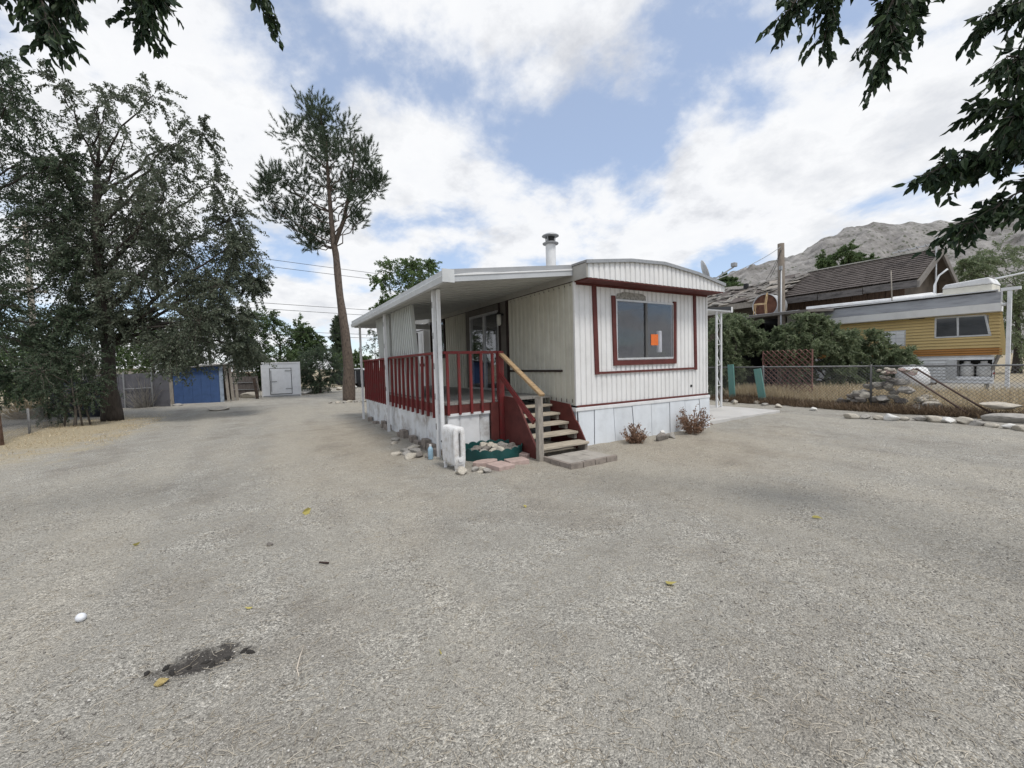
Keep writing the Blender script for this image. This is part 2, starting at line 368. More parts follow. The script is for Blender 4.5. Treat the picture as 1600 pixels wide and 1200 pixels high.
n_ = fbm(RR/90, DD/90, 3, 6)-.5; n2_ = fbm(RR/16, DD/16, 9, 4)-.5
amp = np.where(np.abs(DD-D0) < 40, .35, 1.)
ZZ = ridge*prof*(1+.0*n_)+(n_*60+n2_*26)*np.clip(t_*3, 0, 1)*amp*np.clip(ridge/60, 0, 1)-2
PP = (CAM*np.array([1, 1, 0]))[None, None]+RR[..., None]*RT+DD[..., None]*FW; PP[..., 2] = ZZ
nm = len(mdp); idm = np.arange(len(mr)*nm).reshape(len(mr), nm)
fm = np.stack([idm[:-1, :-1], idm[1:, :-1], idm[1:, 1:], idm[:-1, 1:]], -1).reshape(-1, 4)
mm_ = bpy.data.materials.new('boulder_slope'); mm_.use_nodes = True
def mount_mat(m):
    t = m.node_tree; l = t.links.new; p = t.nodes['Principled BSDF']; p.inputs['Roughness'].default_value = 1; p.inputs['Specular IOR Level'].default_value = .1
    tc = N(t, 'ShaderNodeTexCoord')
    a = N(t, 'ShaderNodeTexNoise'); a.inputs['Scale'].default_value = .035; a.inputs['Detail'].default_value = 9; a.inputs['Roughness'].default_value = .72; l(tc.outputs['Object'], a.inputs[0])
    r1 = ramp(t, [(.36, (.16, .15, .14)), (.48, (.25, .24, .23)), (.64, (.36, .345, .33))]); l(a.outputs[0], r1.inputs[0])
    v = N(t, 'ShaderNodeTexVoronoi'); v.inputs['Scale'].default_value = .16; l(tc.outputs['Object'], v.inputs['Vector'])
    r2 = ramp(t, [(.2, 1), (.38, 0)]); l(v.outputs['Distance'], r2.inputs[0])
    b = N(t, 'ShaderNodeTexNoise'); b.inputs['Scale'].default_value = .02; b.inputs['Detail'].default_value = 4; l(tc.outputs['Object'], b.inputs[0])
    r3 = ramp(t, [(.36, 0), (.5, .9)]); l(b.outputs[0], r3.inputs[0])
    ml = N(t, 'ShaderNodeMath', operation='MULTIPLY'); l(r2.outputs[0], ml.inputs[0]); l(r3.outputs[0], ml.inputs[1])
    mx = N(t, 'ShaderNodeMix', data_type='RGBA'); l(ml.outputs[0], mx.inputs[0]); l(r1.outputs[0], mx.inputs[6]); mx.inputs[7].default_value = (.10, .11, .08, 1)
    l(mx.outputs[2], p.inputs['Base Color'])
    bp = N(t, 'ShaderNodeBump'); bp.inputs['Strength'].default_value = 1; bp.inputs['Distance'].default_value = 6; l(a.outputs[0], bp.inputs['Height']); l(bp.outputs[0], p.inputs['Normal'])
mount_mat(mm_)
tag(link('mountain', mesh_np('mountain', PP, fm, True), mm_), kind='structure')
tag(box('concrete_slab', conc, None, 3.86, 7.1, .12, 9.5, -.1, .07, bevel=.012), kind='structure')
# ------------------------------------------------------------------ the mobile home
H = thing('mobile_home', 'white corrugated single wide mobile home with dark red trim boards', 'mobile home')
Wd, Ln = 3.75, 14.4; Z0, Z1 = .73, 2.94
corr('front_siding', white, H, 'x', 0, 0, Wd, Z0, Z1, -1, [(.98, 2.62, 1.53, 2.66)], .125)
corr('side_siding', cream, H, 'y', 0, 0, 7.4, Z0, Z1, -1, [(2.72, 4.26, .9, 2.72), (6.1, 7.25, 1.8, 2.84)], .16, .03)
corr('right_siding', white, H, 'y', Wd, 0, Ln, Z0, Z1, 1, [], .12)
corr('rear_siding', white, H, 'x', Ln, 0, Wd, Z0, Z1, 1, [], .12)
MB().box(-.012, .03, -.012, .03, Z0, Z1).build('corner_trim', white, H); MB().box(Wd-.03, Wd+.012, -.012, .03, Z0, Z1).build('corner_trim', white, H)
MB().box(-.012, .03, 7.38, 7.43, Z0, Z1).build('corner_trim', white, H)
def rz(u): return float(np.interp(u, [-.05, 1.0, 1.9, 2.9, 3.83], [3.2, 3.325, 3.36, 3.26, 3.1]))
us = [-.05, .5, 1.0, 1.5, 1.9, 2.4, 2.9, 3.4, 3.83]
MB().prism([(u_, rz(u_)) for u_ in us]+[(u_, rz(u_)-.035) for u_ in us[::-1]], 'y', -.38, Ln+.2).build('roof', roofm, H)
MB().prism([(u_, rz(u_)-.002) for u_ in us]+[(u_, rz(u_)-.06) for u_ in us[::-1]], 'y', -.40, -.375).build('roof_edge', gsteel, H)
corr('front_fascia', white, H, 'x', -.36, .02, 3.80, 2.92, 3.1, -1, [], .125, .02, zprof=lambda u_: rz(u_)-.04)
MB().box(.0, .035, -.37, -.34, 2.915, 3.15).build('fascia_corner', awn, H)
MB().box(-.035, -.005, -.37, Ln, 2.915, 3.16).build('side_fascia', mat('fascia_taupe', (.40, .39, .36), .7, .06, 4, .05), H)
MB().box(3.79, 3.82, -.37, Ln, 2.915, 3.06).build('side_fascia', awn, H)
MB().box(-.0, 3.79, -.355, -.002, 2.895, 2.915).build('soffit', redm, H)
# red trim boards of the front wall (hand nailed, a little out of true)
def trim(name, pts, y0=-.03, y1=-.001, m=redm): return MB().prism(pts, 'y', y0, y1).build(name, m, H)
trim('trim_board', [(.40, 2.893), (.49, 2.893), (.53, 1.27), (.44, 1.27)])
trim('trim_board', [(3.26, 2.893), (3.34, 2.893), (3.37, 1.27), (3.30, 1.27)])
trim('trim_board', [(.53, 1.275), (3.30, 1.285), (3.30, 1.325), (.53, 1.315)])
trim('trim_board', [(.03, 2.86), (3.74, 2.86), (3.74, 2.893), (.03, 2.893)], -.024)
trim('trim_board', [(.0, .70), (3.75, .70), (3.75, .735), (.0, .735)], -.022, -.001)
# front window
wf = MB()
for a in ((.98, 2.62, 1.525, 1.56), (.98, 2.62, 2.63, 2.665)): wf.box(a[0], a[1], -.022, .03, a[2], a[3])
for a in ((.98, 1.01), (2.59, 2.62)): wf.box(a[0], a[1], -.0215, .029, 1.56, 2.63)
win = wf.build('window', alum, H)
box('mullion', mat('bronze_mullion', (.10, .10, .10), .5, .1, 6, 0), win, 1.775, 1.835, -.018, .02, 1.56, 2.63)
box('pane', glass, win, 1.01, 1.80, .004, .008, 1.56, 2.63); box('pane', glass, win, 1.80, 2.59, -.008, -.004, 1.56, 2.63)
t1 = trim('window_trim', [(.87, 2.72), (.955, 2.72), (.985, 1.42), (.90, 1.42)], -.034)
trim('window_trim', [(2.61, 2.70), (2.69, 2.70), (2.68, 1.42), (2.60, 1.42)], -.034)
trim('window_trim', [(.985, 1.42), (2.60, 1.42), (2.60, 1.515), (.985, 1.515)], -.030)
trim('old_caulk_patch', [(.99, 2.67), (1.80, 2.67), (1.80, 2.755), (1.70, 2.80), (1.2, 2.81), (1.02, 2.765)], -.006, -.001, mat('old_caulk', (.33, .32, .29), .95, .3, 20, .5, 60))
box('vent_hole', black, H, 3.16, 3.22, -.012, -.002, .90, .95)
# interior that shows through the glass
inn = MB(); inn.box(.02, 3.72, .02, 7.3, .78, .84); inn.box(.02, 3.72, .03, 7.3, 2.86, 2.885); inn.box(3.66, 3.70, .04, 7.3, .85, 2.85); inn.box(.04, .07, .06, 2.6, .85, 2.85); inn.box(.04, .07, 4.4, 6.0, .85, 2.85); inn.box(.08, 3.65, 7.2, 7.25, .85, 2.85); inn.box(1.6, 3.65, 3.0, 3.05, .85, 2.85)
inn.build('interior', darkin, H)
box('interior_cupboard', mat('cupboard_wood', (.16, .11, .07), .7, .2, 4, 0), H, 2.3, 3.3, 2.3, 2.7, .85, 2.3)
MB().lathe((2.30, .10, 1.66), [(.05, 0), (.055, .02), (.055, .42), (.05, .44)], 12).build('paper_roll', wpaint, H, True)
tag(box('orange_notice', mat('orange_paper', (.75, .17, .035), .7, .1, 30, 0), None, 1.93, 2.14, -.014, -.0085, 1.80, 2.02), 'orange paper notice taped to the front window pane', 'notice')
# side wall: dark frame bands, sliding door, window, lamp
def strim(name, v0, v1, z0, z1, m=darkt, d=.03): return box(name, m, H, -d, -.001, v0, v1, z0, z1)
strim('trim_board', .37, 2.27, 1.33, 1.37); strim('trim_board', 2.28, 2.35, .90, 2.91, d=.034); strim('trim_board', 2.62, 2.70, .90, 2.91, d=.034)
strim('wall_panel', 2.352, 2.618, .90, 2.91, taupe, .02); strim('wall_panel', 2.702, 4.30, 2.76, 2.905, taupe, .02); strim('wall_panel', 4.32, 4.52, .90, 2.91, taupe, .02)
strim('trim_board', .02, 7.4, 2.91, 2.935, d=.03)
dr = MB()
for a in ((2.72, 4.28, .885, .93), (2.72, 4.28, 2.70, 2.755)): dr.box(-.026, .05, a[0], a[1], a[2], a[3])
for a in ((2.72, 2.77), (4.23, 4.28), (3.46, 3.52)): dr.box(-.0255, .049, a[0], a[1], .93, 2.70)
door = dr.build('sliding_door', alum, H)
box('pane', glassd, door, .0, .005, 2.77, 3.49, .93, 2.70); box('pane', glassd, door, -.012, -.007, 3.49, 4.23, .93, 2.70)
box('handle', gsteel, door, -.05, -.027, 3.47, 3.51, 1.55, 1.80)
w2 = MB()
for a in ((6.05, 6.11, 1.74, 2.9), (7.22, 7.28, 1.74, 2.9), (6.11, 7.22, 1.74, 1.80), (6.11, 7.22, 2.84, 2.9)): w2.box(-.034, .02, *a)
sw = w2.build('window', darkt, H); box('pane', glassd, sw, -.006, -.002, 6.11, 7.22, 1.80, 2.84)
lp = MB().box(-.10, -.021, 2.46, 2.52, 2.60, 2.64).lathe((-.13, 2.49, 2.52), [(.055, .10), (.06, .12), (.02, .17)], 10).build('wall_lamp', black, H)
MB().lathe((-.13, 2.49, 2.37), [(.02, 0), (.05, .03), (.055, .14), (.05, .245)], 12).build('lamp_jar', mat('lamp_glass', (.6, .6, .56), .2, .05, 10, 0), lp, True)
# white smooth-walled rear section
ra = MB().box(-.20, .0, 7.44, 13.6, .3, 2.86).build('rear_section', mat('white_smooth_panel', (.78, .78, .78), .5, .04, 2, .02, 20, streak=.2), H)
box('roof_trim', wpaint, ra, -.23, -.201, 7.44, 13.6, 2.80, 2.90); box('roof_trim', darkt, ra, -.212, -.201, 7.44, 13.6, 2.68, 2.70)
wr = MB()
for a in ((8.0, 8.06, 1.97, 2.64), (9.1, 9.16, 1.97, 2.64), (8.06, 9.1, 1.97, 2.02), (8.06, 9.1, 2.58, 2.64)): wr.box(-.225, -.201, *a)
wr = wr.build('window', darkt, ra); box('pane', glassd, wr, -.208, -.203, 8.06, 9.1, 2.02, 2.58)
box('door', wpaint, ra, -.215, -.201, 7.6, 7.9, .9, 2.6); box('trim_board', redm, ra, -.22, -.201, 7.44, 9.4, 1.50, 1.60)
# skirting: separate sheet panels under the front, cap board on top
MB().box(-.03, 3.78, -.055, -.023, .635, .698).build('skirting_cap', wpaint, H, bevel=.006)
MB().box(-.055, -.031, -.05, 13, .635, .698).build('skirting_cap', wpaint, H)
xs = [0, .36, .86, 1.36, 1.87, 2.42, 2.93, 3.42, 3.76]
for i in range(8):
    a, b = xs[i]+.008, xs[i+1]-.008; s1 = .02*math.sin(i*1.7); s2 = .02*math.sin((i+1)*1.7); yy = -.02-.006*(i % 2)
    MB().hexa([(a-s1, yy-.05, -.05), (b-s2, yy-.05, -.05), (b-s2, yy-.035, -.05), (a-s1, yy-.035, -.05), (a+s1, yy-.018, .634), (b+s2, yy-.018, .634), (b+s2, yy, .634), (a+s1, yy, .634)]).build('skirting_panel', skirtm, H)
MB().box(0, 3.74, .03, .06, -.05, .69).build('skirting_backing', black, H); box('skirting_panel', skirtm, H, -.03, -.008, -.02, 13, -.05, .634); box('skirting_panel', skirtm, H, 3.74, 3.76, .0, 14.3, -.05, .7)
# stove pipe
ch = MB().lathe((.74, 1.66, 3.2), [(.135, 0), (.135, .12), (.108, .16), (.108, .86)], 20).build('stove_pipe', wpaint, H, False)
MB().lathe((.74, 1.66, 4.06), [(.09, 0), (.17, .012), (.175, .03), (.115, .06), (.10, .06)], 20).build('pipe_collar', gsteel, ch)
for k in range(4):
    a = k*math.pi/2+.4; MB().bar((.74+.11*math.cos(a), 1.66+.11*math.sin(a), 4.11), (.74+.12*math.cos(a), 1.66+.12*math.sin(a), 4.235), .015, .015, (1, 0, 0)).build('cap_strut', gsteel, ch)
MB().lathe((.74, 1.66, 4.22), [(.13, 0), (.185, .02), (.18, .035), (.12, .065), (.02, .08)], 20).build('pipe_cap', gsteel, ch)
MB().lathe((.74, 1.66, 4.1), [(.085, 0), (.085, .12)], 16).build('inner_pipe', black, ch)
# ------------------------------------------------------------------ porch awning
A = thing('porch_awning', 'pale grey metal porch awning along the side of the home', 'awning', (0, 0, 0))
def az(u_): return 2.735+(u_+2.40)/2.40*.30
MB().prism([(-2.38, az(-2.38)), (-.037, az(-.037)), (-.037, az(-.037)+.03), (-2.38, az(-2.38)+.03)], 'y', .03, 7.28).build('roof_panel', soff, A)
rb = MB()
for i in range(24): v_ = .16+i*.3; rb.prism([(-2.36, az(-2.36)-.010), (-.04, az(-.04)-.010), (-.04, az(-.04)-.001), (-2.36, az(-2.36)-.001)], 'y', v_, v_+.012)
rb.build('pan_seams', soff, A)
MB().prism([(-2.36, az(-2.36)-.02), (-.04, az(-.04)-.02), (-.04, az(-.04)+.065), (-2.36, az(-2.36)+.065)], 'y', -.012, .022).build('front_beam', mat('beam_grey', (.50, .52, .54), .5, .05, 3, .04), A)
MB().prism([(-2.28, az(-2.28)+.066), (-.05, az(-.05)+.066), (-.05, az(-.05)+.095), (-1.2, az(-1.2)+.085), (-1.9, az(-1.9)+.10), (-2.28, az(-2.28)+.088)], 'y', -.024, .012).build('bent_flashing', wpaint, A)
MB().prism([(-2.36, az(-2.36)+.10), (-.04, az(-.04)+.10), (-.04, az(-.04)+.165), (-2.36, az(-2.36)+.165)], 'y', -.006, .03).build('roof_edge', mat('edge_grey', (.36, .37, .385), .55, .06, 3, .04), A)
MB().prism([(-2.44, 2.715), (-2.375, 2.715), (-2.375, 2.89), (-2.43, 2.89), (-2.43, 2.82), (-2.455, 2.80)], 'y', -.03, 7.33).build('gutter', awn, A)
MB().box(-2.46, -2.27, -.045, -.026, 2.71, 2.90).build('gutter_end_cap', awn, A)
MB().box(-2.36, -.04, 7.285, 7.315, 2.70, 2.86).build('rear_beam', awn, A)
def post(y, x=-2.27, w_=.055, z1=2.735):
    o = MB().box(x-w_/2, x+w_/2, y-w_/2, y+w_/2, -.05, z1).build('post', wpaint, A); s = MB()
    for k in range(5):
        z = .45+k*.5; s.box(x-w_/2-.003, x-w_/2-.0005, y-.012, y+.012, z, z+.10)
    tag(s.build('slot', darkt, o), kind='stuff'); return o
post(.83, -2.28); post(4.1); post(6.98, z1=2.74)
MB().box(-2.275, -2.215, .68, .735, .14, 2.735).build('downspout', wpaint, A, bevel=.008)
MB().hexa([(-2.285, .50, .01), (-2.215, .50, .01), (-2.215, .52, .06), (-2.285, .52, .06), (-2.275, .68, .10), (-2.215, .68, .10), (-2.215, .735, .15), (-2.275, .735, .15)]).build('downspout_elbow', wpaint, A)
# slanting corrugated privacy screens
def screen(vt0, vt1, vb0, vb1, nm):
    mb = MB(); per = 12; fs = []
    for i in range(per):
        for fr, o_ in ((0, 0), (.5, 0), (.55, .06), (.95, .06)): fs.append(((i+fr)/per, o_))
    fs.append((1, 0))
    for (f0, o0), (f1, o1) in zip(fs, fs[1:]):
        mb.quad((-2.14+o0, vb0+(vb1-vb0)*f0, .90), (-2.14+o1, vb0+(vb1-vb0)*f1, .90), (-2.14+o1, vt0+(vt1-vt0)*f1, 2.75), (-2.14+o0, vt0+(vt1-vt0)*f0, 2.75))
    o = mb.build(nm, mat('screen_enamel', (.50, .52, .50), .55, .05, 4, .0), A); o.modifiers.new('s', 'SOLIDIFY').thickness = .004
screen(4.02, 2.52, 4.0, 2.12, 'privacy_screen'); screen(5.55, 4.2, 4.95, 4.22, 'privacy_screen')
# ------------------------------------------------------------------ porch deck
Dk = thing('porch_deck', 'raised porch deck with dark red baluster railing and white skirting', 'porch', (-1.1, 3.8, 0))
def dkbox(name, m, *a, bevel=0, parent=None):
    x0, x1, y0, y1, z0, z1 = a; return box(name, m, parent or Dk, x0+1.1, x1+1.1, y0-3.8, y1-3.8, z0, z1, bevel=bevel)
for i in range(15):
    x0 = -2.17+i*.1425; dkbox('floor_board', deckm, x0, x0+.137, .70, 7.05, .845, .88)
dkbox('rim_board', redm, -2.16, -1.22, .705, .745, .70, .843); dkbox('rim_board', redm, -2.185, -2.15, .75, 7.05, .68, .843); dkbox('rim_board', redm, -2.1, -.06, 7.02, 7.05, .66, .843)
dkbox('top_rail', redb, -2.24, -2.14, .93, 3.99, 1.70, 1.74); dkbox('top_rail', redb, -2.24, -2.14, 4.15, 6.93, 1.69, 1.73); dkbox('top_rail', redb, -2.19, -1.12, .68, .77, 1.695, 1.74)
for i, v_ in enumerate(list(np.linspace(1.18, 3.9, 10))+list(np.linspace(4.28, 6.85, 12))):
    l_ = .02*math.sin(i*2.3); dkb = MB().hexa([(-2.235+1.1, v_-.02-3.8, .60), (-2.188+1.1, v_-.02-3.8, .60), (-2.188+1.1, v_+.02-3.8, .60), (-2.235+1.1, v_+.02-3.8, .60), (-2.215+1.1, v_-.02+l_-3.8, 1.69), (-2.168+1.1, v_-.02+l_-3.8, 1.69), (-2.168+1.1, v_+.02+l_-3.8, 1.69), (-2.215+1.1, v_+.02+l_-3.8, 1.69)]); dkb.build('baluster', redb, Dk)
for u_ in (-2.14, -1.935, -1.72, -1.52, -1.30):
    MB().box(u_-.02+1.1, u_+.02+1.1, .66-3.8, .70-3.8, .68 if u_ < -1.4 else .82, 1.694).build('baluster', redb, Dk)
dkbox('newel_post', redb, -1.20, -1.10, .63, .73, -.05, 1.73); dkbox('newel_board', redm, -1.36, -1.215, .655, .70, -.02, .84)
# deck skirting sheets
ys = [.74, 1.75, 2.9, 4.0, 5.2, 6.2, 7.05]
for i in range(6): dkbox('skirting_panel', skirtold, -2.155-.004*(i % 2), -2.135, ys[i]+.004, ys[i+1]-.004, .0, .679)
xs2 = [-2.15, -1.93, -1.56, -1.365]
for i in range(3): dkbox('skirting_panel', skirtold if i == 2 else wpaint, xs2[i]+.004, xs2[i+1]-.004, .715+.004*i, .735, -.05, .66)
dkbox('skirting_cap', wpaint, -2.15, -1.37, .69, .712, .655, .70)
for i, v_ in enumerate((1.05, 1.32, 1.62, 2.05, 2.4, 3.0, 3.3, 4.4, 4.8, 5.6, 6.3)):
    o = MB().box(-.06, .06, -.11, .11, -.06, .08+.045*(i % 3)).build('footing_block', brickm, None, bevel=.008)
    o.parent = Dk; o.location = (-2.23+1.1, v_-3.8, 0); o.rotation_euler = (0, .06*math.sin(i), .15*math.sin(i*3))
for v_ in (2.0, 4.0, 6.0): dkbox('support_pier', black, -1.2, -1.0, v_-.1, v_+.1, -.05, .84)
# ------------------------------------------------------------------ steps
S = thing('porch_steps', 'wooden porch steps with dark red stringer boards and tan handrail', 'steps', (-.6, .1, 0))
def sb(mb_pts_axis): pass
def shift(mb): mb.v = [(x+.6, y-.1, z) for x, y, z in mb.v]; return mb
for i, (vf, z) in enumerate(((.60, .73), (.36, .59), (.11, .45), (-.14, .31), (-.42, .17))):
    shift(MB().box(-1.07, -.085, vf, vf+.27, z-.04, z)).build('tread', tread, S, bevel=.006)
    if i: shift(MB().box(-1.04, -.99, vf+.04, vf+.24, z-.13 if i < 4 else -.02, z-.041)).build('tread_bracket', woodg, S); shift(MB().box(-.14, -.09, vf+.04, vf+.24, z-.13 if i < 4 else -.02, z-.041)).build('tread_bracket', woodg, S)
shift(MB().prism([(.62, .94), (.24, .93), (-.16, .40), (-.40, .10), (-.30, -.03), (.62, -.03)], 'x', -1.115, -1.08)).build('stringer', redm, S)
shift(MB().prism([(.68, .80), (.10, .76), (-.05, .50), (-.12, .45), (-.30, .18), (-.30, -.03), (.68, -.03)], 'x', -.08, -.058)).build('stringer', redm, S)
shift(MB().box(-1.17, -1.08, -.51, -.42, -.08, .985)).build('handrail_post', woodg, S, bevel=.006)
shift(MB().bar((-1.15, .62, 1.68), (-1.15, -.60, 1.02), .09, .04)).build('handrail', woodt, S, bevel=.005)
shift(MB().bar((-1.19, .62, 1.33), (-1.19, -.42, .60), .035, .085)).build('lower_rail', redb, S)
# pad of pavers at the foot of the steps
padm = mat('worn_paver', (.36, .335, .30), .95, .15, 6, .4, 50)
Pd = thing('step_pad', 'low paved pad edged with bricks at the foot of the steps', 'paving', (-.62, -.80, 0), R(2))
for i in range(3):
    for j in range(3): MB().box(-.40+i*.27, -.135+i*.27, -.27+j*.19, -.083+j*.19, -.03, .060+.003*((i+j) % 2)).build('paver', padm, Pd, bevel=.006)
for i in range(4): MB().box(-.46+i*.235, -.235+i*.235, -.335, -.277, -.03, .066).build('brick', brickm, Pd, bevel=.006)
for j in range(3): MB().box(-.46, -.405, -.27+j*.205, -.075+j*.205, -.03, .064).build('brick', brickm, Pd, bevel=.006)
# ------------------------------------------------------------------ rocks
def rock_mesh(seed, flat=.6):
    import bmesh
    bm = bmesh.new(); bmesh.ops.create_icosphere(bm, subdivisions=3, radius=1); r = random.Random(seed)
    cuts = [(Vector((r.uniform(-1, 1), r.uniform(-1, 1), r.uniform(-1, 1))).normalized(), r.uniform(.5, .85)) for _ in range(14)]
    for v in bm.verts:
        for n, d in cuts:
            k = v.co.dot(n)
            if k > d: v.co -= n*(k-d)
        v.co *= 1+r.uniform(-.025, .025)
    me = bpy.data.meshes.new('rock'); bm.to_mesh(me); bm.free()
    me.polygons.foreach_set('use_smooth', np.ones(len(me.polygons), bool)); return me
ROCKS = {}
ORD = ['first', 'second', 'third', 'fourth', 'fifth', 'sixth', 'seventh', 'eighth']
def rock(name, m, x, y, sx, sy, sz, z=None, rz_=None, parent=None, seed=None, tilt=0, sink=.35):
    k = (rnd.randrange(6) if seed is None else seed, m.name)
    if k not in ROCKS: ROCKS[k] = rock_mesh(k[0]); ROCKS[k].materials.append(m)
    o = bpy.data.objects.new(name, ROCKS[k]); COL.objects.link(o)
    o.scale = (sx, sy, sz); o.location = (x, y, (G(x, y) if parent is None else 0)+sz*(1-sink)*.8 if z is None else z); o.rotation_euler = (tilt, tilt*.6, rnd.uniform(0, 6) if rz_ is None else rz_)
    if parent: o.parent = parent
    return o
# ------------------------------------------------------------------ radiator, planter and odds by the steps
Rd = thing('old_radiator', 'old white cast iron radiator standing by the corner post', 'radiator', (-2.40, -.08, 0), R(4))
def rad_section(y):
    out = []; inn_ = []
    for k in range(24):
        a = 2*math.pi*k/24; cx = math.cos(a); sy = math.sin(a)
        ex = lambda c, p: math.copysign(abs(c)**p, c)
        out.append((.092*ex(cx, .55), .345+.285*ex(sy, .3))); inn_.append((.020*ex(cx, .6), .345+.20*ex(sy, .3)))
    mb = MB(); n = 24; ws = [(-.026, .93), (-.016, 1.0), (.016, 1.0), (.026, .93)]
    for w_, s_ in ws:
        for x, z in out: mb.v.append((x*s_, y+w_, .37+(z-.37)*(.985 if s_ < 1 else 1)))
    for w_ in (-.026, .026):
        for x, z in inn_: mb.v.append((x, y+w_, z))
    for j in range(3):
        for k in range(n): mb.f.append((j*n+k, j*n+(k+1) % n, (j+1)*n+(k+1) % n, (j+1)*n+k))
    for k in range(n):
        k1 = (k+1) % n
        mb.f.append((4*n+k, 4*n+k1, k1, k)); mb.f.append((3*n+k, 3*n+k1, 5*n+k1, 5*n+k)); mb.f.append((5*n+k, 5*n+k1, 4*n+k1, 4*n+k))
    return mb
radm = mat('radiator_paint', (.72, .72, .72), .6, .12, 9, .5, 60, col2=(.5, .47, .43))
for k in range(7): rad_section(-.195+k*.058).build('section', radm, Rd, True)
for y in (-.195, .153):
    for x in (-.055, .055): MB().lathe((x, y, -.02), [(.03, 0), (.022, .03), (.03, .10)], 8).build('foot', radm, Rd)
MB().tube([(0, -.24, .165), (0, -.22, .165)], .035, 12).build('pipe_boss', radm, Rd)
Pl = thing('round_planter', 'round rock bed ringed with green scalloped plastic edging', 'planter', (-1.55, .27, 0))
n = 160; mb = MB()
for k in range(n+1):
    a = 2*math.pi*k/n; rr = .47+.02*math.sin(3*a+1); zt = .15+.045*abs(math.sin(a*9))**.6
    for r_, z in ((rr+.012, -.03), (rr+.02, zt), (rr+.004, zt), (rr-.004, -.03)): mb.v.append((r_*1.04*math.cos(a), r_*.92*math.sin(a), z))
for k in range(n):
    for j in range(4): mb.f.append((k*4+j, k*4+(j+1) % 4, (k+1)*4+(j+1) % 4, (k+1)*4+j))
mb.build('edging', green, Pl)
MB().lathe((0, 0, 0), [(.44, -.03), (.43, .05)], 24).build('soil', mat('soil', (.12, .10, .08), 1, .2, 20, .5), Pl)
for k in range(20):
    a = k*2.4; r_ = .38*math.sqrt((k+.5)/20); s_ = rnd.uniform(.07, .11)
    tag(rock('planter_rock', (rockm, rockd, rockd, rockp)[k % 4], -1.55+r_*math.cos(a), .27+r_*.88*math.sin(a), s_*1.25, s_, s_*.75, z=.07+s_*.35+.03*(k % 2)), 'fist sized river rock lying in the round green planter bed', 'rock', 'rocks filling the planter')
def paver(x, y, sx, sy, rz_, label, m=pinkp, tilt=0, poly=None):
    mb = MB()
    if poly: mb.prism(poly, 'z', -.03, .05)
    else: mb.box(-sx/2, sx/2, -sy/2, sy/2, -.03, .05)
    o = mb.build('loose_paver', m, None, bevel=.006); o.location = (x, y, G(x, y)+.012); o.rotation_euler = (tilt, tilt, rz_); return tag(o, label, 'paver', 'pavers by the planter')
paver(-1.86, -.52, .30, .30, R(12), 'pink square paver lying nearest the yard by the planter', tilt=.03)
paver(-1.50, -.38, .31, .26, R(-8), 'pink square paver lying between planter and handrail post', tilt=-.02)
paver(-1.12, -.02, .32, .26, R(25), 'pink square paver tucked against the red step stringer', tilt=.04)
paver(-1.95, -.22, 0, 0, 0, 'rounded pink stepping stone touching the green planter edging', poly=[(.17*math.cos(a)*1.2, .11*math.sin(a)) for a in np.linspace(0, 2*math.pi, 12, endpoint=False)])
tag(rock('pale_rock', rockp, -2.45, -.48, .115, .09, .08, seed=1), 'pale lumpy rock lying at the foot of the radiator', 'rock')
for i, (x, y, s_) in enumerate(((-2.22, -.42, .07), (-2.12, -.42, .06), (-2.10, -.58, .075), (-2.2, -.55, .05))):
    tag(rock('small_rock', (rockm, rockp)[i % 2], x, y, s_*1.3, s_, s_*.6), ORD[i]+' small rock from the left between radiator and pink pavers', 'rock', 'rocks by the radiator')
for i, (x, y, sx, m) in enumerate(((-2.50, 1.42, .13, rockm), (-2.68, 1.30, .11, rockm), (-2.56, 1.02, .12, rockd), (-2.72, 1.0, .12, rockp), (-2.86, 1.35, .10, rockp), (-2.45, 1.7, .14, rockp), (-2.62, 1.62, .10, rockm), (-2.42, .92, .09, rockd), (-2.5, 2.75, .09, rockm), (-2.6, 2.45, .08, rockp))):
    tag(rock('flat_stone', m, x, y, sx*1.2, sx*.8, sx*.5, seed=i % 6), ['grey stone touching the skirting in the middle of the heap by the deck', 'grey stone in the centre of the heap by the deck', 'dark stone next to the blue bottle', 'pale stone at the near left of the heap by the deck', 'pale stone at the far left of the heap by the deck', 'pale stone at the back of the heap by the deck', 'grey stone at the back left of the heap by the deck', 'dark stone between blue bottle and deck skirting', 'lone grey stone along the deck skirting toward the mid post', 'lone pale stone along the deck skirting toward the mid post'][i], 'rock', 'stones heaped along the deck skirting')
bk = thing('grey_tub', 'grey lidded plastic tub standing behind the radiator', 'tub', (-2.2, .46, 0))
MB().box(-.13, .13, -.10, .10, -.01, .27).build('body', mat('grey_plastic', (.14, .15, .16), .6, .1, 8, 0), bk, bevel=.02); MB().box(-.14, .14, -.11, .11, .28, .31).build('lid', mat('dark_grey_plastic', (.09, .09, .10), .6, .1, 8, 0), bk, bevel=.01); MB().box(-.135, .135, -.105, .105, .266, .282).build('rim', wpaint, bk)
bo = thing('blue_bottle', 'small pale blue plastic bottle standing by the downspout', 'bottle', (-2.47, .70, 0)); MB().lathe((0, 0, -.005), [(.035, 0), (.042, .015), (.042, .17), (.018, .215)], 14).build('body', mat('pale_blue_plastic', (.30, .45, .56), .4, .1, 10, 0), bo, True); MB().lathe((0, 0, .208), [(.02, 0), (.02, .03)], 10).build('cap', mat('white_cap', (.7, .7, .7), .5, .05, 5, 0), bo)
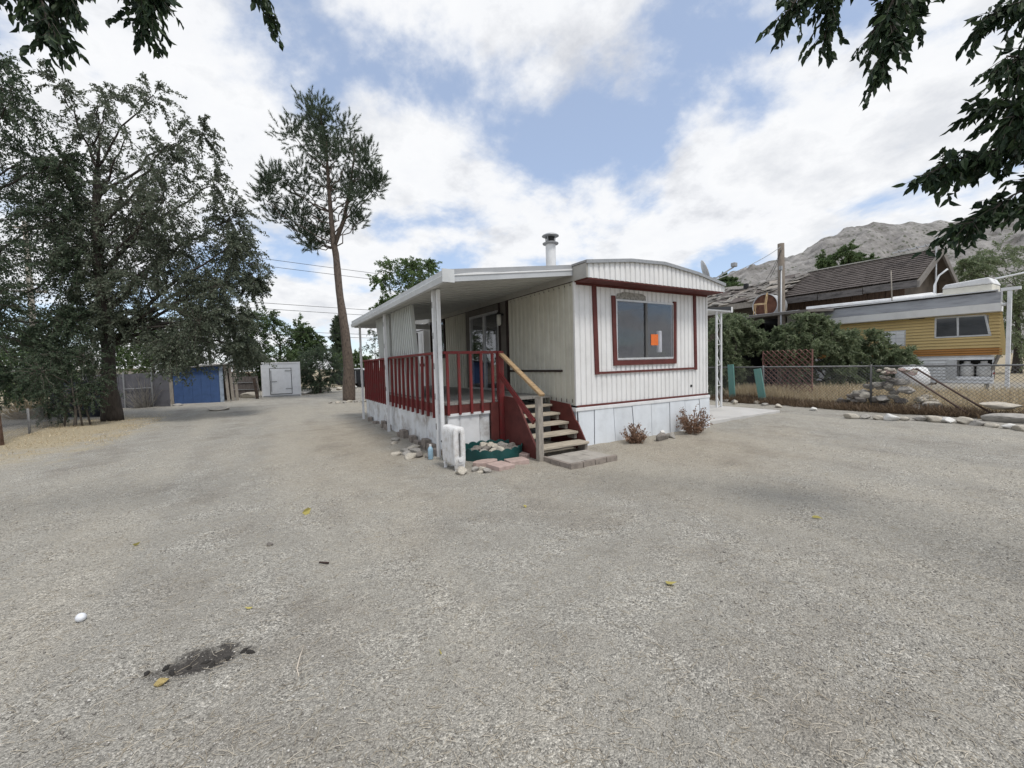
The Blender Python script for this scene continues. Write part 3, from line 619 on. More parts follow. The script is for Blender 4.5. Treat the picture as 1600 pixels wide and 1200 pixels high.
# ------------------------------------------------------------------ carport on the right
Cp = thing('carport_awning', 'flat carport awning with white lattice post on the far side', 'awning', (5.4, 1.6, 0))
MB().box(-1.6, 1.75, -.1, 6.5, 2.86, 2.90).build('roof_panel', wpaint, Cp); MB().box(1.70, 1.78, -.13, 6.5, 2.84, 3.0).build('gutter', wpaint, Cp)
sg = MB()
for i in range(10):
    a, b = -1.6+i*.33, -1.6+(i+1)*.33; za = 3.02-.10*math.sin(math.pi*i/10); zb = 3.02-.10*math.sin(math.pi*(i+1)/10); sg.hexa([(a, -.12, 2.903), (b, -.12, 2.903), (b, 6.4, 2.903), (a, 6.4, 2.903), (a, -.12, za), (b, -.12, zb), (b, 6.4, zb), (a, 6.4, za)])
sg.build('sagging_tarp', mat('black_tarp', (.03, .032, .036), .6, .15, 4, .2, 20), Cp)
for y in (.0, 4.5):
    lpst = MB()
    for x in (1.18, 1.40): lpst.box(x-.022, x+.022, y-.022, y+.022, .05, 2.86)
    for k in range(9):
        z = .1+k*.3; lpst.bar((1.2, y, z), (1.38, y, z+.3) if k % 2 else (1.38, y, z+.02), .015, .015, (0, 1, 0)); lpst.bar((1.2 if k % 2 else 1.38, y, z), (1.38 if k % 2 else 1.2, y, z+.3), .015, .015, (0, 1, 0))
    lpst.build('lattice_post', wpaint, Cp)
ds = thing('satellite_dish', 'grey satellite dish on the roof edge of the home', 'dish', (3.66, -.24, 3.1))
MB().bar((0, 0, -.02), (.0, 0, .14), .05, .05, (1, 0, 0)).build('mount', gsteel, ds)
dm_ = MB(); c0 = Vector((-.12, .12, .30)); nrm = Vector((.62, -.62, .35)).normalized(); e1 = nrm.orthogonal().normalized(); e2 = nrm.cross(e1)
dm_.v.append(tuple(c0-nrm*.05))
for j in (1, 2, 3):
    for k in range(18):
        a = 2*math.pi*k/18; dm_.v.append(tuple(c0+(e1*math.cos(a)*.2+e2*math.sin(a)*.24)*j/3+nrm*(-.05+.05*(j/3)**2)))
for k in range(18): dm_.f.append((0, 1+k, 1+(k+1) % 18))
for j in (0, 1):
    for k in range(18): b = 1+j*18; dm_.f.append((b+k, b+18+k, b+18+(k+1) % 18, b+(k+1) % 18))
do = dm_.build('reflector', alum, ds, True); mo = do.modifiers.new('s', 'SOLIDIFY'); mo.thickness = .012
MB().bar((0, 0, .1), (.28, -.26, .33), .03, .03).build('arm', gsteel, ds); MB().box(.23, .33, -.32, -.22, .33, .42).build('receiver', gsteel, ds, bevel=.015)
# ------------------------------------------------------------------ plants
def tubes_np(paths, radii, n=3):
    """paths (K,S,3), radii (K,S) -> verts, quads"""
    K, S_, _ = paths.shape
    d = np.gradient(paths, axis=1); d /= np.linalg.norm(d, axis=2, keepdims=True)+1e-9
    ref = np.where(np.abs(d[..., 2:3]) > .9, np.array([1., 0, 0]), np.array([0, 0, 1.])); sx = np.cross(d, ref); sx /= np.linalg.norm(sx, axis=2, keepdims=True)+1e-9; sy = np.cross(d, sx)
    a = 2*np.pi*np.arange(n)/n
    v = paths[:, :, None]+(sx[:, :, None]*np.cos(a)[None, None, :, None]+sy[:, :, None]*np.sin(a)[None, None, :, None])*radii[:, :, None, None]
    i = np.arange(K*S_*n).reshape(K, S_, n)
    q = np.stack([i[:, :-1, :], np.roll(i[:, :-1, :], -1, 2), np.roll(i[:, 1:, :], -1, 2), i[:, 1:, :]], -1).reshape(-1, 4)
    return v.reshape(-1, 3), q
def unit(v): return v/(np.linalg.norm(v, axis=-1, keepdims=True)+1e-9)
def leaves_np(p, d, ln, wd, shape='diamond'):
    k = len(p); nrm = unit(np.cross(d, unit(rng.normal(size=(k, 3))))); sd = np.cross(d, nrm)
    ln = ln*rng.uniform(.7, 1.25, (k, 1)); wd = wd*rng.uniform(.75, 1.2, (k, 1))
    if shape == 'diamond':
        v = np.stack([p, p+d*ln*.45+sd*wd*.5, p+d*ln, p+d*ln*.45-sd*wd*.5], 1); return v.reshape(-1, 3), np.arange(4*k).reshape(k, 4)
    if shape == 'needle':
        v = np.stack([p-sd*wd*.5, p+sd*wd*.5, p+d*ln], 1); return v.reshape(-1, 3), np.arange(3*k).reshape(k, 3)
    # pointed folded leaf, 8 vertices in 4 quads (2 halves)
    dip = nrm*wd*.18
    c = [p, p+d*ln*.5-nrm*ln*.04, p+d*ln-nrm*ln*.12]
    l1 = p+d*ln*.22+sd*wd*.42+dip; l2 = p+d*ln*.58+sd*wd*.40+dip; r1 = p+d*ln*.22-sd*wd*.42+dip; r2 = p+d*ln*.58-sd*wd*.40+dip
    v = np.stack([c[0], c[1], c[2], l1, l2, r1, r2], 1); b = (7*np.arange(k))[:, None]
    q = np.concatenate([b+np.array([[0, 1, 4, 3]]), b+np.array([[1, 2, 4, 4]]), b+np.array([[0, 5, 6, 1]]), b+np.array([[1, 6, 2, 2]])], 0)
    return v.reshape(-1, 3), q
def bez(a, b, sag, n, j=.0):
    t = np.linspace(0, 1, n)[:, None]; a = np.asarray(a, float); b = np.asarray(b, float); m = (a+b)/2+np.asarray(sag)
    p = (1-t)**2*a+2*t*(1-t)*m+t**2*b; p[1:-1] += rng.normal(0, j, (n-2, 3)); return p
def tree(name, label, cat, base, trunk, trunk_r, clusters, leafm, barkm, twigs=34, lpt=50, ln=.07, wd=.032, droop=.35, group=None, shape='diamond', limbs=True, flat=1., twr=.006):
    """clusters: (x,y,z,r,density) in metres relative to base, axes world-aligned; trunk: list of points"""
    T = thing(name, label, cat, tuple(base), 0, group)
    tr = np.array(trunk, float); tm = MB(); nr = len(tr)
    rad = list(np.linspace(1, .35, nr)*trunk_r); rad[0] *= 1.35
    # resample the trunk for an uneven outline
    tt = np.linspace(0, nr-1, nr*4); pp = np.stack([np.interp(tt, range(nr), tr[:, i]) for i in range(3)], 1); rr = np.interp(tt, range(nr), rad)*(1+rng.normal(0, .05, len(tt)))
    tm.tube(pp, list(rr), 14)
    V = []; Q = []; nv = 0; tw = []; twrad = []; LP = []; LD = []
    for (x, y, z, r, dn) in clusters:
        c = np.array([x, y, z])
        if limbs:
            # leave the trunk below the cluster
            zz = np.clip(z-np.hypot(x-tr[-1, 0], y-tr[-1, 1])*.75, tr[:, 2].max()*.32, tr[:, 2].max())
            k = int(np.argmin(np.abs(pp[:, 2]-zz))); s0 = pp[k]
            ds_ = np.linalg.norm(c-s0)
            if ds_ > .3:
                pa = bez(s0, c, (0, 0, .12*ds_), 9, .03*ds_**.5); r0 = min(rr[k]*.5, .015+.011*ds_)
                tm.tube(pa, list(np.linspace(r0, .012, 9)), 6, False)
        kt = max(4, int(twigs*dn)); d = unit(rng.normal(size=(kt, 3))*np.array([1, 1, flat])); L_ = r*rng.uniform(.55, 1.15, (kt, 1))
        s = c+d*r*rng.uniform(0, .45, (kt, 1)); e = s+d*L_; 
        m = (s+e)/2+np.array([0, 0, .12])*L_; e = e-np.array([0, 0, 1.])*droop*L_*rng.uniform(.2, 1.3, (kt, 1))
        t = np.linspace(0, 1, 5)[None, :, None]; pth = (1-t)**2*s[:, None]+2*t*(1-t)*m[:, None]+t**2*e[:, None]; pth[:, 1:] += rng.normal(0, .03*r, (kt, 4, 3))
        tw.append(pth); twrad.append(np.tile(np.linspace(twr*1.6, twr*.4, 5), (kt, 1)))
        u_ = rng.uniform(.12, 1, (kt, lpt)); f = u_*4; i0 = np.minimum(f.astype(int), 3); fr = (f-i0)[..., None]; ii = np.arange(kt)[:, None]
        lp_ = pth[ii, i0]*(1-fr)+pth[ii, i0+1]*fr; dd = unit(pth[ii, i0+1]-pth[ii, i0])
        ld = unit(dd*.7+rng.normal(0, .75, lp_.shape)+np.array([0, 0, -droop*.8])); lp_ = lp_+rng.normal(0, .035*r, lp_.shape)
        LP.append(lp_.reshape(-1, 3)); LD.append(ld.reshape(-1, 3))
    tm.build('trunk', barkm, T, True)
    tv, tq = tubes_np(np.concatenate(tw), np.concatenate(twrad)); tag(link('twigs', mesh_np('twigs', tv, tq), twigm, T), kind='stuff')
    lv, lq = leaves_np(np.concatenate(LP), np.concatenate(LD), ln, wd, shape); tag(link('crown', mesh_np('crown', lv, lq), leafm, T), kind='stuff')
    return T
def pxclusters(lst, d, base, rs=1., dj=.55):
    """crown outline sketched as (x, y, r) in photo units at distance d -> metres around base"""
    out = []
    for c in lst:
        x, y, r = c[:3]; dn = c[3] if len(c) > 3 else 1.; k = d/647; rr = r*k*rs
        q = at((x-800)*k, d+rng.uniform(-1, 1)*rr*dj*2, 1.5+(HR(x)-y)*k); out.append((*(q-np.asarray(base)), rr, dn))
    return out
def ptbase(x, d): q = at((x-800)*d/647, d); return np.array([q[0], q[1], G(q[0], q[1]) if d < 40 else 0])
# elm by the drive
b = ptbase(172, 13.6); k = 13.6/647
def px3(pts, d, b): return [tuple(at((x-800)*d/647, d+o, 1.5+(HR(x)-y)*d/647)-b) for x, y, o in pts]
elm = [(150, 165, 30, .3), (200, 165, 34, .28), (160, 215, 40, .5), (225, 205, 40, .25), (290, 180, 34, .35), (320, 205, 30, .45), (265, 245, 46, .25), (325, 250, 40, .4), (185, 265, 40, .3), (350, 290, 36, .5), (300, 275, 44, .5), (130, 300, 48), (200, 345, 50), (255, 335, 48), (310, 335, 52), (360, 340, 40), (110, 360, 55), (165, 390, 55), (235, 395, 55), (295, 395, 55), (350, 400, 48), (388, 390, 26), (120, 430, 50), (185, 450, 46), (250, 445, 50), (320, 455, 50), (370, 455, 40), (395, 440, 20), (290, 500, 50), (345, 510, 46), (235, 500, 38, .8), (385, 500, 28), (310, 545, 40), (365, 550, 32), (270, 540, 32, .7), (395, 540, 18), (130, 490, 40, .8), (200, 505, 30, .7), (95, 480, 40)]
tree('elm_tree', 'large spreading elm with dark trunk beside the gravel drive', 'tree', b, px3([(172, 660, 0), (171, 600, 0), (170, 520, .1), (168, 430, 0), (170, 340, 0), (172, 270, .1)], 13.6, b), .225, pxclusters(elm, 13.6, b), leaf_elm, bark, twigs=58, lpt=66, ln=.09, wd=.042, droop=.55)
# denser tree at the left margin
b = ptbase(-45, 12.5)
lft = [(10, 110, 45, .6), (60, 130, 36, .5), (20, 170, 55), (85, 190, 45), (-40, 150, 60), (40, 240, 60), (100, 250, 40), (-50, 260, 70), (20, 320, 65), (80, 330, 55), (-60, 380, 70), (30, 400, 65), (90, 410, 50), (-20, 470, 65), (45, 480, 60), (95, 500, 40), (20, 540, 50), (70, 560, 40), (-40, 560, 60), (-90, 300, 70), (-110, 450, 70), (10, 600, 36, .7), (40, 590, 30, .6)]
tree('shade_tree', 'dense dark green tree filling the left margin of the yard', 'tree', b, px3([(-45, 690, 0), (-42, 600, 0), (-40, 480, 0), (-35, 330, .1), (-30, 200, 0)], 12.5, b), .25, pxclusters(lft, 12.5, b), leaf_dark, bark, twigs=52, lpt=60, ln=.09, wd=.042, droop=.45)
# saplings at its foot
b = ptbase(112, 12.2)
sap = [(65, 590, 26), (100, 580, 30), (130, 590, 26), (85, 615, 28), (115, 610, 30), (140, 620, 20), (100, 635, 22, .7), (75, 640, 16, .6), (125, 560, 24), (90, 555, 24)]
T = tree('sapling_clump', 'leafy sapling clump with several thin stems in front of the elm', 'sapling', b, [(0, 0, -.05), (.05, 0, .4), (.02, 0, .9), (.0, .02, 1.4)], .035, pxclusters(sap, 12.2, b), leaf_dark, twigm, twigs=34, lpt=44, ln=.06, wd=.03)
for q in ((-.25, .1), (.18, -.05), (.32, .1)): MB().tube([(q[0], q[1], -.05), (q[0]*.8, q[1], .4), (q[0]*.5, q[1], 1.0)], [.03, .024, .012], 6).build('stem', twigm, T, True)
# pine behind the porch
def pine(b, d):
    T = thing('pine_tree', 'tall bare trunked pine with tufted crown behind the porch', 'tree', tuple(b)); mb = MB()
    tp = np.array(px3([(544, 632, 0), (546, 575, 0), (543, 520, 0), (537, 460, 0), (533, 400, .1), (531, 380, 0), (528, 300, 0), (526, 230, .1), (523, 205, 0)], d, b)); tr_ = [.29, .24, .20, .165, .145, .13, .085, .04, .015]
    tt = np.linspace(0, 8, 40); pp = np.stack([np.interp(tt, range(9), tp[:, i]) for i in range(3)], 1); rr = np.interp(tt, range(9), tr_)*(1+rng.normal(0, .03, 40)); mb.tube(pp, list(rr), 12)
    s2 = np.array(px3([(533, 385, 0), (545, 345, .3), (556, 300, .3), (566, 255, .2), (572, 225, 0)], d, b)); mb.tube(s2, [.11, .09, .065, .04, .015], 8)
    tl = [(520, 205, 20), (505, 215, 20), (540, 215, 22), (560, 220, 22), (582, 240, 18), (495, 240, 22), (520, 240, 26), (545, 245, 26), (570, 260, 22), (590, 270, 16), (480, 265, 20), (505, 270, 24), (530, 275, 24), (555, 285, 20), (595, 295, 15), (580, 300, 18), (600, 285, 12), (450, 285, 16), (470, 300, 18), (492, 305, 18), (515, 310, 18, .6), (560, 315, 15, .6), (580, 325, 14, .7), (442, 325, 14), (462, 330, 18), (485, 340, 18), (505, 345, 16, .7), (450, 345, 14), (470, 360, 16), (495, 375, 14), (515, 370, 12, .6), (560, 345, 14, .6), (575, 350, 10, .6), (500, 390, 8, .6), (440, 300, 10), (525, 225, 20), (550, 265, 22), (510, 250, 22)]
    P = []; D_ = []; tw = []; wr_ = []
    for (x, y, z, r, dn) in pxclusters(tl, d, b, 1.15, .9):
        c = np.array([x, y, z]); zz = z-.55*np.hypot(x-pp[-1, 0], y-pp[-1, 1])-.3; src = pp if x < 1.0 else np.concatenate([pp[:24], s2])
        k = int(np.argmin(np.abs(src[:, 2]-max(zz, pp[22, 2])))); s0 = src[k]; pa = bez(s0, c, (0, 0, -.10*np.linalg.norm(c-s0)), 8, .05); mb.tube(pa, list(np.linspace(.035, .012, 8)), 5, False)
        kt = int(70*dn); s_ = c+unit(rng.normal(size=(kt, 3)))*r*rng.uniform(0, 1, (kt, 1))**.5; e = s_+unit(s_-c+np.array([0, 0, .7*r])+rng.normal(0, .3*r, (kt, 3)))*rng.uniform(.18, .34, (kt, 1))
        t = np.linspace(0, 1, 4)[None, :, None]; pth = s_[:, None]*(1-t)+e[:, None]*t; tw.append(pth); wr_.append(np.tile(np.linspace(.006, .003, 4), (kt, 1)))
        ax = unit(e-s_); nn = 68; f = rng.uniform(.0, 1.05, (kt, nn, 1)); P.append((s_[:, None]*(1-f)+e[:, None]*f).reshape(-1, 3)); D_.append(unit(ax[:, None]*1.0+rng.normal(0, .5, (kt, nn, 3))).reshape(-1, 3))
    mb.build('trunk', pinebark, T, True); tv, tq = tubes_np(np.concatenate(tw), np.concatenate(wr_)); tag(link('twigs', mesh_np('twigs', tv, tq), twigm, T), kind='stuff')
    lv, lq = leaves_np(np.concatenate(P), np.concatenate(D_), .13, .014, 'needle'); tag(link('crown', mesh_np('crown', lv, lq), leaf_pine, T), kind='stuff')
    for q in ((480, 0), (440, .1), (520, 0), (560, 0)): pass
b = ptbase(544, 19.6); pine(b, 19.6)
# background trees and shrubs
def bgtree(name, label, d, x0, cl, leafm, tr_=.14, **kw):
    b = ptbase(x0, d); zt = max(1.2, (1.5+(HR(x0)-min(c[1] for c in cl))*d/647)*.7)
    return tree(name, label, 'tree' if 'tree' in name else 'shrub', b, [(0, 0, -.1), (.05, 0, zt*.4), (0, .05, zt*.75), (.05, 0, zt)], tr_, pxclusters(cl, d, b), leafm, bark, **kw)
bgtree('backyard_tree', 'pale green leafy tree between the elm trunk and blue shed', 27, 240, [(200, 540, 30), (235, 530, 32), (270, 545, 30), (205, 570, 26), (240, 565, 30), (215, 505, 26), (290, 565, 22), (180, 560, 20)], leaf_mid, twigs=40, lpt=60, ln=.12, wd=.06)
bgtree('willow_tree', 'drooping grey green tree rising behind the blue shed', 29, 330, [(300, 540, 30), (340, 530, 34), (375, 535, 30), (320, 565, 24), (360, 562, 26), (395, 545, 24), (290, 565, 20), (350, 495, 30), (310, 505, 28)], leaf_elm, twigs=40, lpt=60, ln=.13, wd=.06, droop=.8)
bgtree('mulberry_tree', 'broad dark green tree standing behind the white storage box', 31, 440, [(405, 510, 26), (435, 505, 24), (460, 520, 26), (420, 535, 30), (450, 550, 28), (485, 545, 22), (400, 560, 28), (435, 575, 26), (470, 570, 26), (480, 520, 14), (495, 535, 14), (410, 590, 20)], leaf_mid, twigs=44, lpt=60, ln=.15, wd=.085)
bgtree('oleander_shrub', 'rounded grey green shrub to the right of the white box', 26, 500, [(480, 560, 20), (505, 555, 20), (520, 570, 18), (490, 580, 22), (515, 588, 16), (475, 590, 18), (500, 598, 16)], leaf_dark, .06, twigs=46, lpt=60, ln=.12, wd=.035)
bgtree('bright_shrub', 'small bright green shrub seen either side of the pine trunk', 40, 540, [(530, 560, 12), (545, 562, 12), (560, 560, 12), (570, 565, 10), (555, 572, 10)], leaf_bright, .06, twigs=34, lpt=50, ln=.16, wd=.08)
bgtree('cottonwood_tree', 'bright green rounded tree rising above the porch roof', 32, 640, [(640, 412, 20), (620, 425, 22), (655, 420, 22), (680, 418, 14), (605, 445, 16), (635, 445, 24), (665, 440, 24), (610, 468, 18), (645, 470, 24), (680, 450, 20), (600, 480, 12, .6)], leaf_bright, .16, twigs=38, lpt=46, ln=.15, wd=.075)
bgtree('sparse_tree', 'thin sparse tree showing past the far awning post', 30, 588, [(580, 515, 10, .5), (590, 530, 12, .6), (578, 545, 10, .5), (590, 555, 10, .5), (584, 500, 8, .4)], leaf_dark, .04, twigs=22, lpt=14, ln=.15, wd=.06)
bgtree('left_thicket_shrub', 'green thicket behind the sapling clump at left', 21, 60, [(20, 560, 34), (60, 545, 34), (100, 555, 30), (30, 600, 30), (75, 590, 32), (115, 590, 24), (-10, 590, 36), (50, 615, 22)], leaf_mid, .08, twigs=44, lpt=60, ln=.12, wd=.06)
bgtree('far_thicket_tree', 'bushy green tree filling the gap left of the elm trunk', 34, 130, [(90, 520, 34), (130, 510, 36), (165, 530, 30), (110, 555, 30), (150, 560, 26), (70, 500, 30)], leaf_elm, .14, twigs=40, lpt=60, ln=.15, wd=.07)
b = ptbase(534, 60); cyp = [(534, 500+6*i, 5+2.0*min(i, 3)*.8) for i in range(13)]
tree('cypress_tree', 'narrow columnar cypress far beyond the pine', 'tree', b, [(0, 0, -.1), (0, 0, 4), (0, 0, 8)], .15, pxclusters(cyp, 60, b, 1, .3), leaf_dark, bark, twigs=60, lpt=60, ln=.22, wd=.10, droop=-.6)
# right side
bgtree('fence_shrub', 'leafy green shrub behind the carport lattice post', 16, 1150, [(1120, 510, 24), (1150, 505, 26), (1175, 515, 22), (1125, 540, 28), (1158, 540, 30), (1185, 530, 14), (1130, 570, 26), (1160, 572, 24), (1115, 590, 22, .8), (1145, 595, 22, .8)], leaf_grey, .05, twigs=46, lpt=64, ln=.12, wd=.045, droop=.5)
bgtree('spreading_shrub', 'wide feathery green shrub in front of the yellow camper', 15, 1300, [(1250, 505, 18), (1275, 510, 20), (1230, 535, 24), (1262, 535, 26), (1295, 530, 26), (1325, 530, 26), (1355, 535, 24), (1240, 560, 24), (1275, 562, 28), (1310, 560, 28), (1345, 562, 28), (1380, 560, 24), (1405, 575, 18), (1300, 590, 24, .8), (1340, 595, 24, .8), (1375, 592, 22, .8), (1215, 545, 16), (1260, 592, 20, .6), (1225, 520, 12)], leaf_grey, .06, twigs=46, lpt=60, ln=.12, wd=.045, droop=.5)
bgtree('hillside_tree', 'rounded green tree behind the ridge of the brown shingled roof', 48, 1320, [(1300, 405, 14), (1318, 398, 14), (1335, 408, 14), (1350, 412, 10), (1290, 415, 10), (1320, 420, 20), (1330, 445, 24)], leaf_mid, .16, twigs=40, lpt=60, ln=.25, wd=.12)
bgtree('roofline_tree', 'small green treetop beyond the satellite dish', 45, 1140, [(1135, 436, 8), (1145, 440, 8), (1128, 445, 8), (1140, 455, 14), (1140, 475, 16)], leaf_mid, .1, twigs=34, lpt=40, ln=.22, wd=.1)
bgtree('olive_tree', 'large loose grey green tree at the right margin behind the camper', 27, 1590, [(1520, 430, 22), (1550, 410, 26), (1585, 395, 30), (1540, 450, 30), (1580, 440, 36), (1615, 420, 40), (1560, 480, 30), (1600, 490, 40), (1530, 470, 20), (1580, 530, 34), (1620, 540, 40), (1505, 415, 14, .6)], leaf_grey, .18, twigs=40, lpt=60, ln=.14, wd=.06)
# dead bushes by the front skirting
def deadbush(x, y, h, r, label, nl):
    T = thing('dead_bush', label, 'bush', (x, y, G(x, y)), 0, 'dead bushes by the front skirting'); K = 60
    az_ = rng.uniform(0, 6.28, K); rr = r*np.sqrt(rng.uniform(0.05, 1, K)); e = np.stack([rr*np.cos(az_), rr*np.sin(az_)*.7, h*rng.uniform(.2, 1, K)*(1-.35*(rr/r)**2)], 1); s = e*np.array([.3, .3, 0])
    t = np.linspace(0, 1, 5)[None, :, None]; m = (s+e)/2+np.array([0, 0, .1*h]); pth = (1-t)**2*s[:, None]+2*t*(1-t)*m[:, None]+t**2*e[:, None]; pth[:, 1:] += rng.normal(0, .018, (K, 4, 3)); pth[:, 0, 2] = -.03
    v, q = tubes_np(pth, np.tile(np.linspace(.006, .002, 5), (K, 1))); tag(link('stems', mesh_np('stems', v, q), mat('dead_stem', (.26, .17, .12), .9, .2, 20, 0), T), kind='stuff')
    u_ = rng.uniform(.15, 1, (K, nl)); f = u_*4; i0 = np.minimum(f.astype(int), 3); fr = (f-i0)[..., None]; ii = np.arange(K)[:, None]; P = (pth[ii, i0]*(1-fr)+pth[ii, i0+1]*fr).reshape(-1, 3)
    v, q = leaves_np(P+rng.normal(0, .012, P.shape), unit(rng.normal(size=P.shape)+np.array([0, 0, -.5])), .045, .024); tag(link('dry_leaves', mesh_np('dry_leaves', v, q), leaf_dead, T), kind='stuff')
deadbush(1.05, -.36, .42, .30, 'smaller dead bush with withered leaves by the front skirting', 14); deadbush(2.72, -.40, .68, .46, 'taller dead brown bush near the right front corner', 24)
tag(rock('grey_rock', rockd, 1.62, -.50, .20, .12, .09, seed=2), 'larger dark rock lying between the two dead bushes', 'rock'); tag(rock('grey_rock', rockm, 1.92, -.48, .12, .09, .08, seed=3), 'smaller grey rock right of the dark rock by the skirting', 'rock'); tag(rock('white_rock', rockw, 1.74, -.40, .08, .06, .06, z=.12, seed=4), 'small white rock perched on the dark rock by the skirting', 'rock')
# ------------------------------------------------------------------ chain link fences
fsteel = mat('dull_fence_steel', (.19, .19, .19), .6, .2, 12, 0, metal=.2)
def chain(name, label, pts, h, step=.06, wr_=.0035, posts=None, rail=True):
    T = thing(name, label, 'fence', (pts[0][0], pts[0][1], 0)); o = np.array([pts[0][0], pts[0][1], 0])
    mesh_v = []; nv = 0; paths = []
    for a, b in zip(pts, pts[1:]):
        a = np.array([*a, 0.])-o; b = np.array([*b, 0.])-o; L_ = np.linalg.norm(b-a); d = (b-a)/L_
        if rail: MB().tube([a+np.array([0, 0, h]), b+np.array([0, 0, h])], .021, 8).build('top_rail', fsteel, T, True)
        for s in (-1, 1):
            k = -h
            while k < L_:
                x0, x1 = k, k+h; z0, z1 = (0, h) if s > 0 else (h, 0); 
                c0, c1 = max(x0, 0), min(x1, L_)
                if c1 > c0:
                    f = lambda x: z0+(z1-z0)*(x-x0)/h
                    paths.append([a+d*c0+np.array([0, 0, f(c0)+.02]), a+d*c1+np.array([0, 0, f(c1)+.02])])
                k += step*1.414
        npst = max(1, int(round(L_/2.6)))
        for i in range(npst+1): q = a+d*L_*i/npst; MB().tube([q+np.array([0, 0, -.2]), q+np.array([0, 0, h+.05])], .028, 8).build('post', fsteel, T, True)
    P = np.array(paths); v, q = tubes_np(P, np.full(P.shape[:2], wr_)); tag(link('wire_mesh', mesh_np('wire_mesh', v, q), fsteel, T), kind='stuff'); return T
chain('chain_link_fence', 'galvanised chain link fence along the right edge of the yard', [(9.4, 4.6), (9.4, -1.05), (9.42, -6.6)], 1.18)
chain('low_wire_fence', 'low wire fence at the far left beyond the straw', [(-9.95, 7.6), (-10.35, 13.0)], .62, .05, .0025, rail=False)
tag(MB().tube([(-9.84, 8.05, -.2), (-9.9, 8.12, 1.0), (-9.97, 8.2, 2.05)], [.06, .055, .05], 10).build('fence_post', mat('rusty_post', (.20, .13, .10), .9, .25, 8, .3), None, True), 'weathered upright post at the far left edge of the yard', 'post')
# teal planks leaning on the fence
teal = mat('teal_paint', (.13, .29, .26), .9, .3, 9, .3, 40, col2=(.22, .30, .27), grain=(4, 4, .6))
def plank(x, y, h, w_, lean, label):
    o = MB().box(-.03, .03, -w_/2, w_/2, -.05, h).build('teal_plank', teal, None, bevel=.006); o.location = (x, y, 0); o.rotation_euler = (lean, 0, .1); return tag(o, label, 'plank', 'teal planks at the fence')
plank(9.28, 2.75, 1.28, .20, R(-3), 'faded teal plank standing at the fence nearest the lattice post'); plank(9.28, 1.72, 1.14, .22, R(-9), 'leaning teal plank in front of the brown lattice panel')
# lattice panel
Lt = thing('lattice_panel', 'brown diagonal lattice panel standing behind the chain link fence', 'lattice', (10.4, 1.55, 0)); lat = mat('lattice_brown', (.22, .11, .095), .85, .2, 8, .2)
h_, w_ = 1.72, 1.5
for s in (-1, 1):
    k = -h_
    while k < w_:
        c0, c1 = max(k, 0), min(k+h_, w_)
        if c1-c0 > .12:
            f = lambda x: (x-k) if s > 0 else h_-(x-k)
            MB().bar((s*.006, c0-w_/2, max(f(c0), 0)), (s*.006, c1-w_/2, max(f(c1), 0)), .010, .045, (1, 0, 0)).build('slat', lat, Lt)
        k += .175
MB().box(-.02, .02, -w_/2-.03, -w_/2, -.1, h_).build('frame_post', lat, Lt); MB().box(-.02, .02, w_/2, w_/2+.03, -.1, h_).build('frame_post', lat, Lt)
# dry grass beyond the fence and dark litter at its foot
def grass(name, label, n, xr, yr, h, m, lean=.5, cond=None, parent=None):
    x = rng.uniform(*xr, n); y = rng.uniform(*yr, n)
    dens = fbm(x*.9, y*.9, 5, 3); keep = dens > rng.uniform(.2, .62, n); x, y = x[keep], y[keep]
    k = len(x); p = np.stack([x, y, gz(x, y)-.01], 1); d = unit(np.stack([rng.normal(0, lean, k), rng.normal(0, lean, k), np.ones(k)], 1)); 
    sd = unit(np.stack([rng.normal(size=k), rng.normal(size=k), np.zeros(k)], 1))*.005*rng.uniform(.6, 1.6, (k, 1)); hh = (h*rng.uniform(.35, 1.1, k)*(.5+dens[keep]))[:, None]; bend = unit(rng.normal(size=(k, 3))*np.array([1, 1, .1]))*hh*.3
    v = np.stack([p-sd, p+sd, p+d*hh*.6+sd*.7, p+d*hh*.6-sd*.7, p+d*hh+bend], 1).reshape(-1, 3); b = 5*np.arange(k)[:, None]
    q = np.concatenate([b+np.array([[0, 1, 2, 3]]), b+np.array([[3, 2, 4, 4]])], 0)
    return tag(link(name, mesh_np(name, v, q), m), label, 'grass', kind='stuff')
grass('dry_grass', 'tall dry straw coloured grass beyond the chain link fence', 75000, (9.55, 13.5), (-7, 3.2), .9, strawm)
grass('fence_weeds', 'short dark dead weeds along the foot of the fence', 20000, (8.85, 9.75), (-4.2, 3.6), .42, leafmat('dead_weed', (.09, .065, .045), (.17, .12, .08), (.30, .22, .14)), .8)
grass('straw_litter', 'flattened straw under the trees at the left', 16000, (-11, -7.7), (5.2, 14), .10, strawm, 1.6)
# dry brush at left, bare twiggy shrub by the grey fence
def brush(name, label, x, y, r, h, n, m):
    T = thing(name, label, 'bush', (x, y, 0)); az_ = rng.uniform(0, 6.28, n); rr = r*np.sqrt(rng.uniform(0, 1, n)); e = np.stack([rr*np.cos(az_), rr*np.sin(az_), h*rng.uniform(.3, 1, n)*(1-.5*(rr/r)**2)], 1); s = e*np.array([.35, .35, 0])-np.array([0, 0, .03])
    t = np.linspace(0, 1, 4)[None, :, None]; pth = s[:, None]*(1-t)+e[:, None]*t+rng.normal(0, .06*r, (n, 4, 3))*t; v, q = tubes_np(pth, np.tile(np.linspace(.012, .004, 4), (n, 1))); tag(link('stems', mesh_np('stems', v, q), m, T), kind='stuff'); return T
q = at((42-800)*15/647, 15); brush('dry_brush', 'pale dry brush heap behind the wire fence at left', q[0], q[1], .9, 1.0, 260, mat('straw_stem', (.42, .34, .22), .9, .2, 10, 0))
q = at((225-800)*18.5/647, 18.5); brush('bare_shrub', 'leafless grey twiggy shrub right of the elm trunk', q[0], q[1], .9, 1.5, 130, mat('grey_stem', (.30, .28, .25), .9, .2, 10, 0))
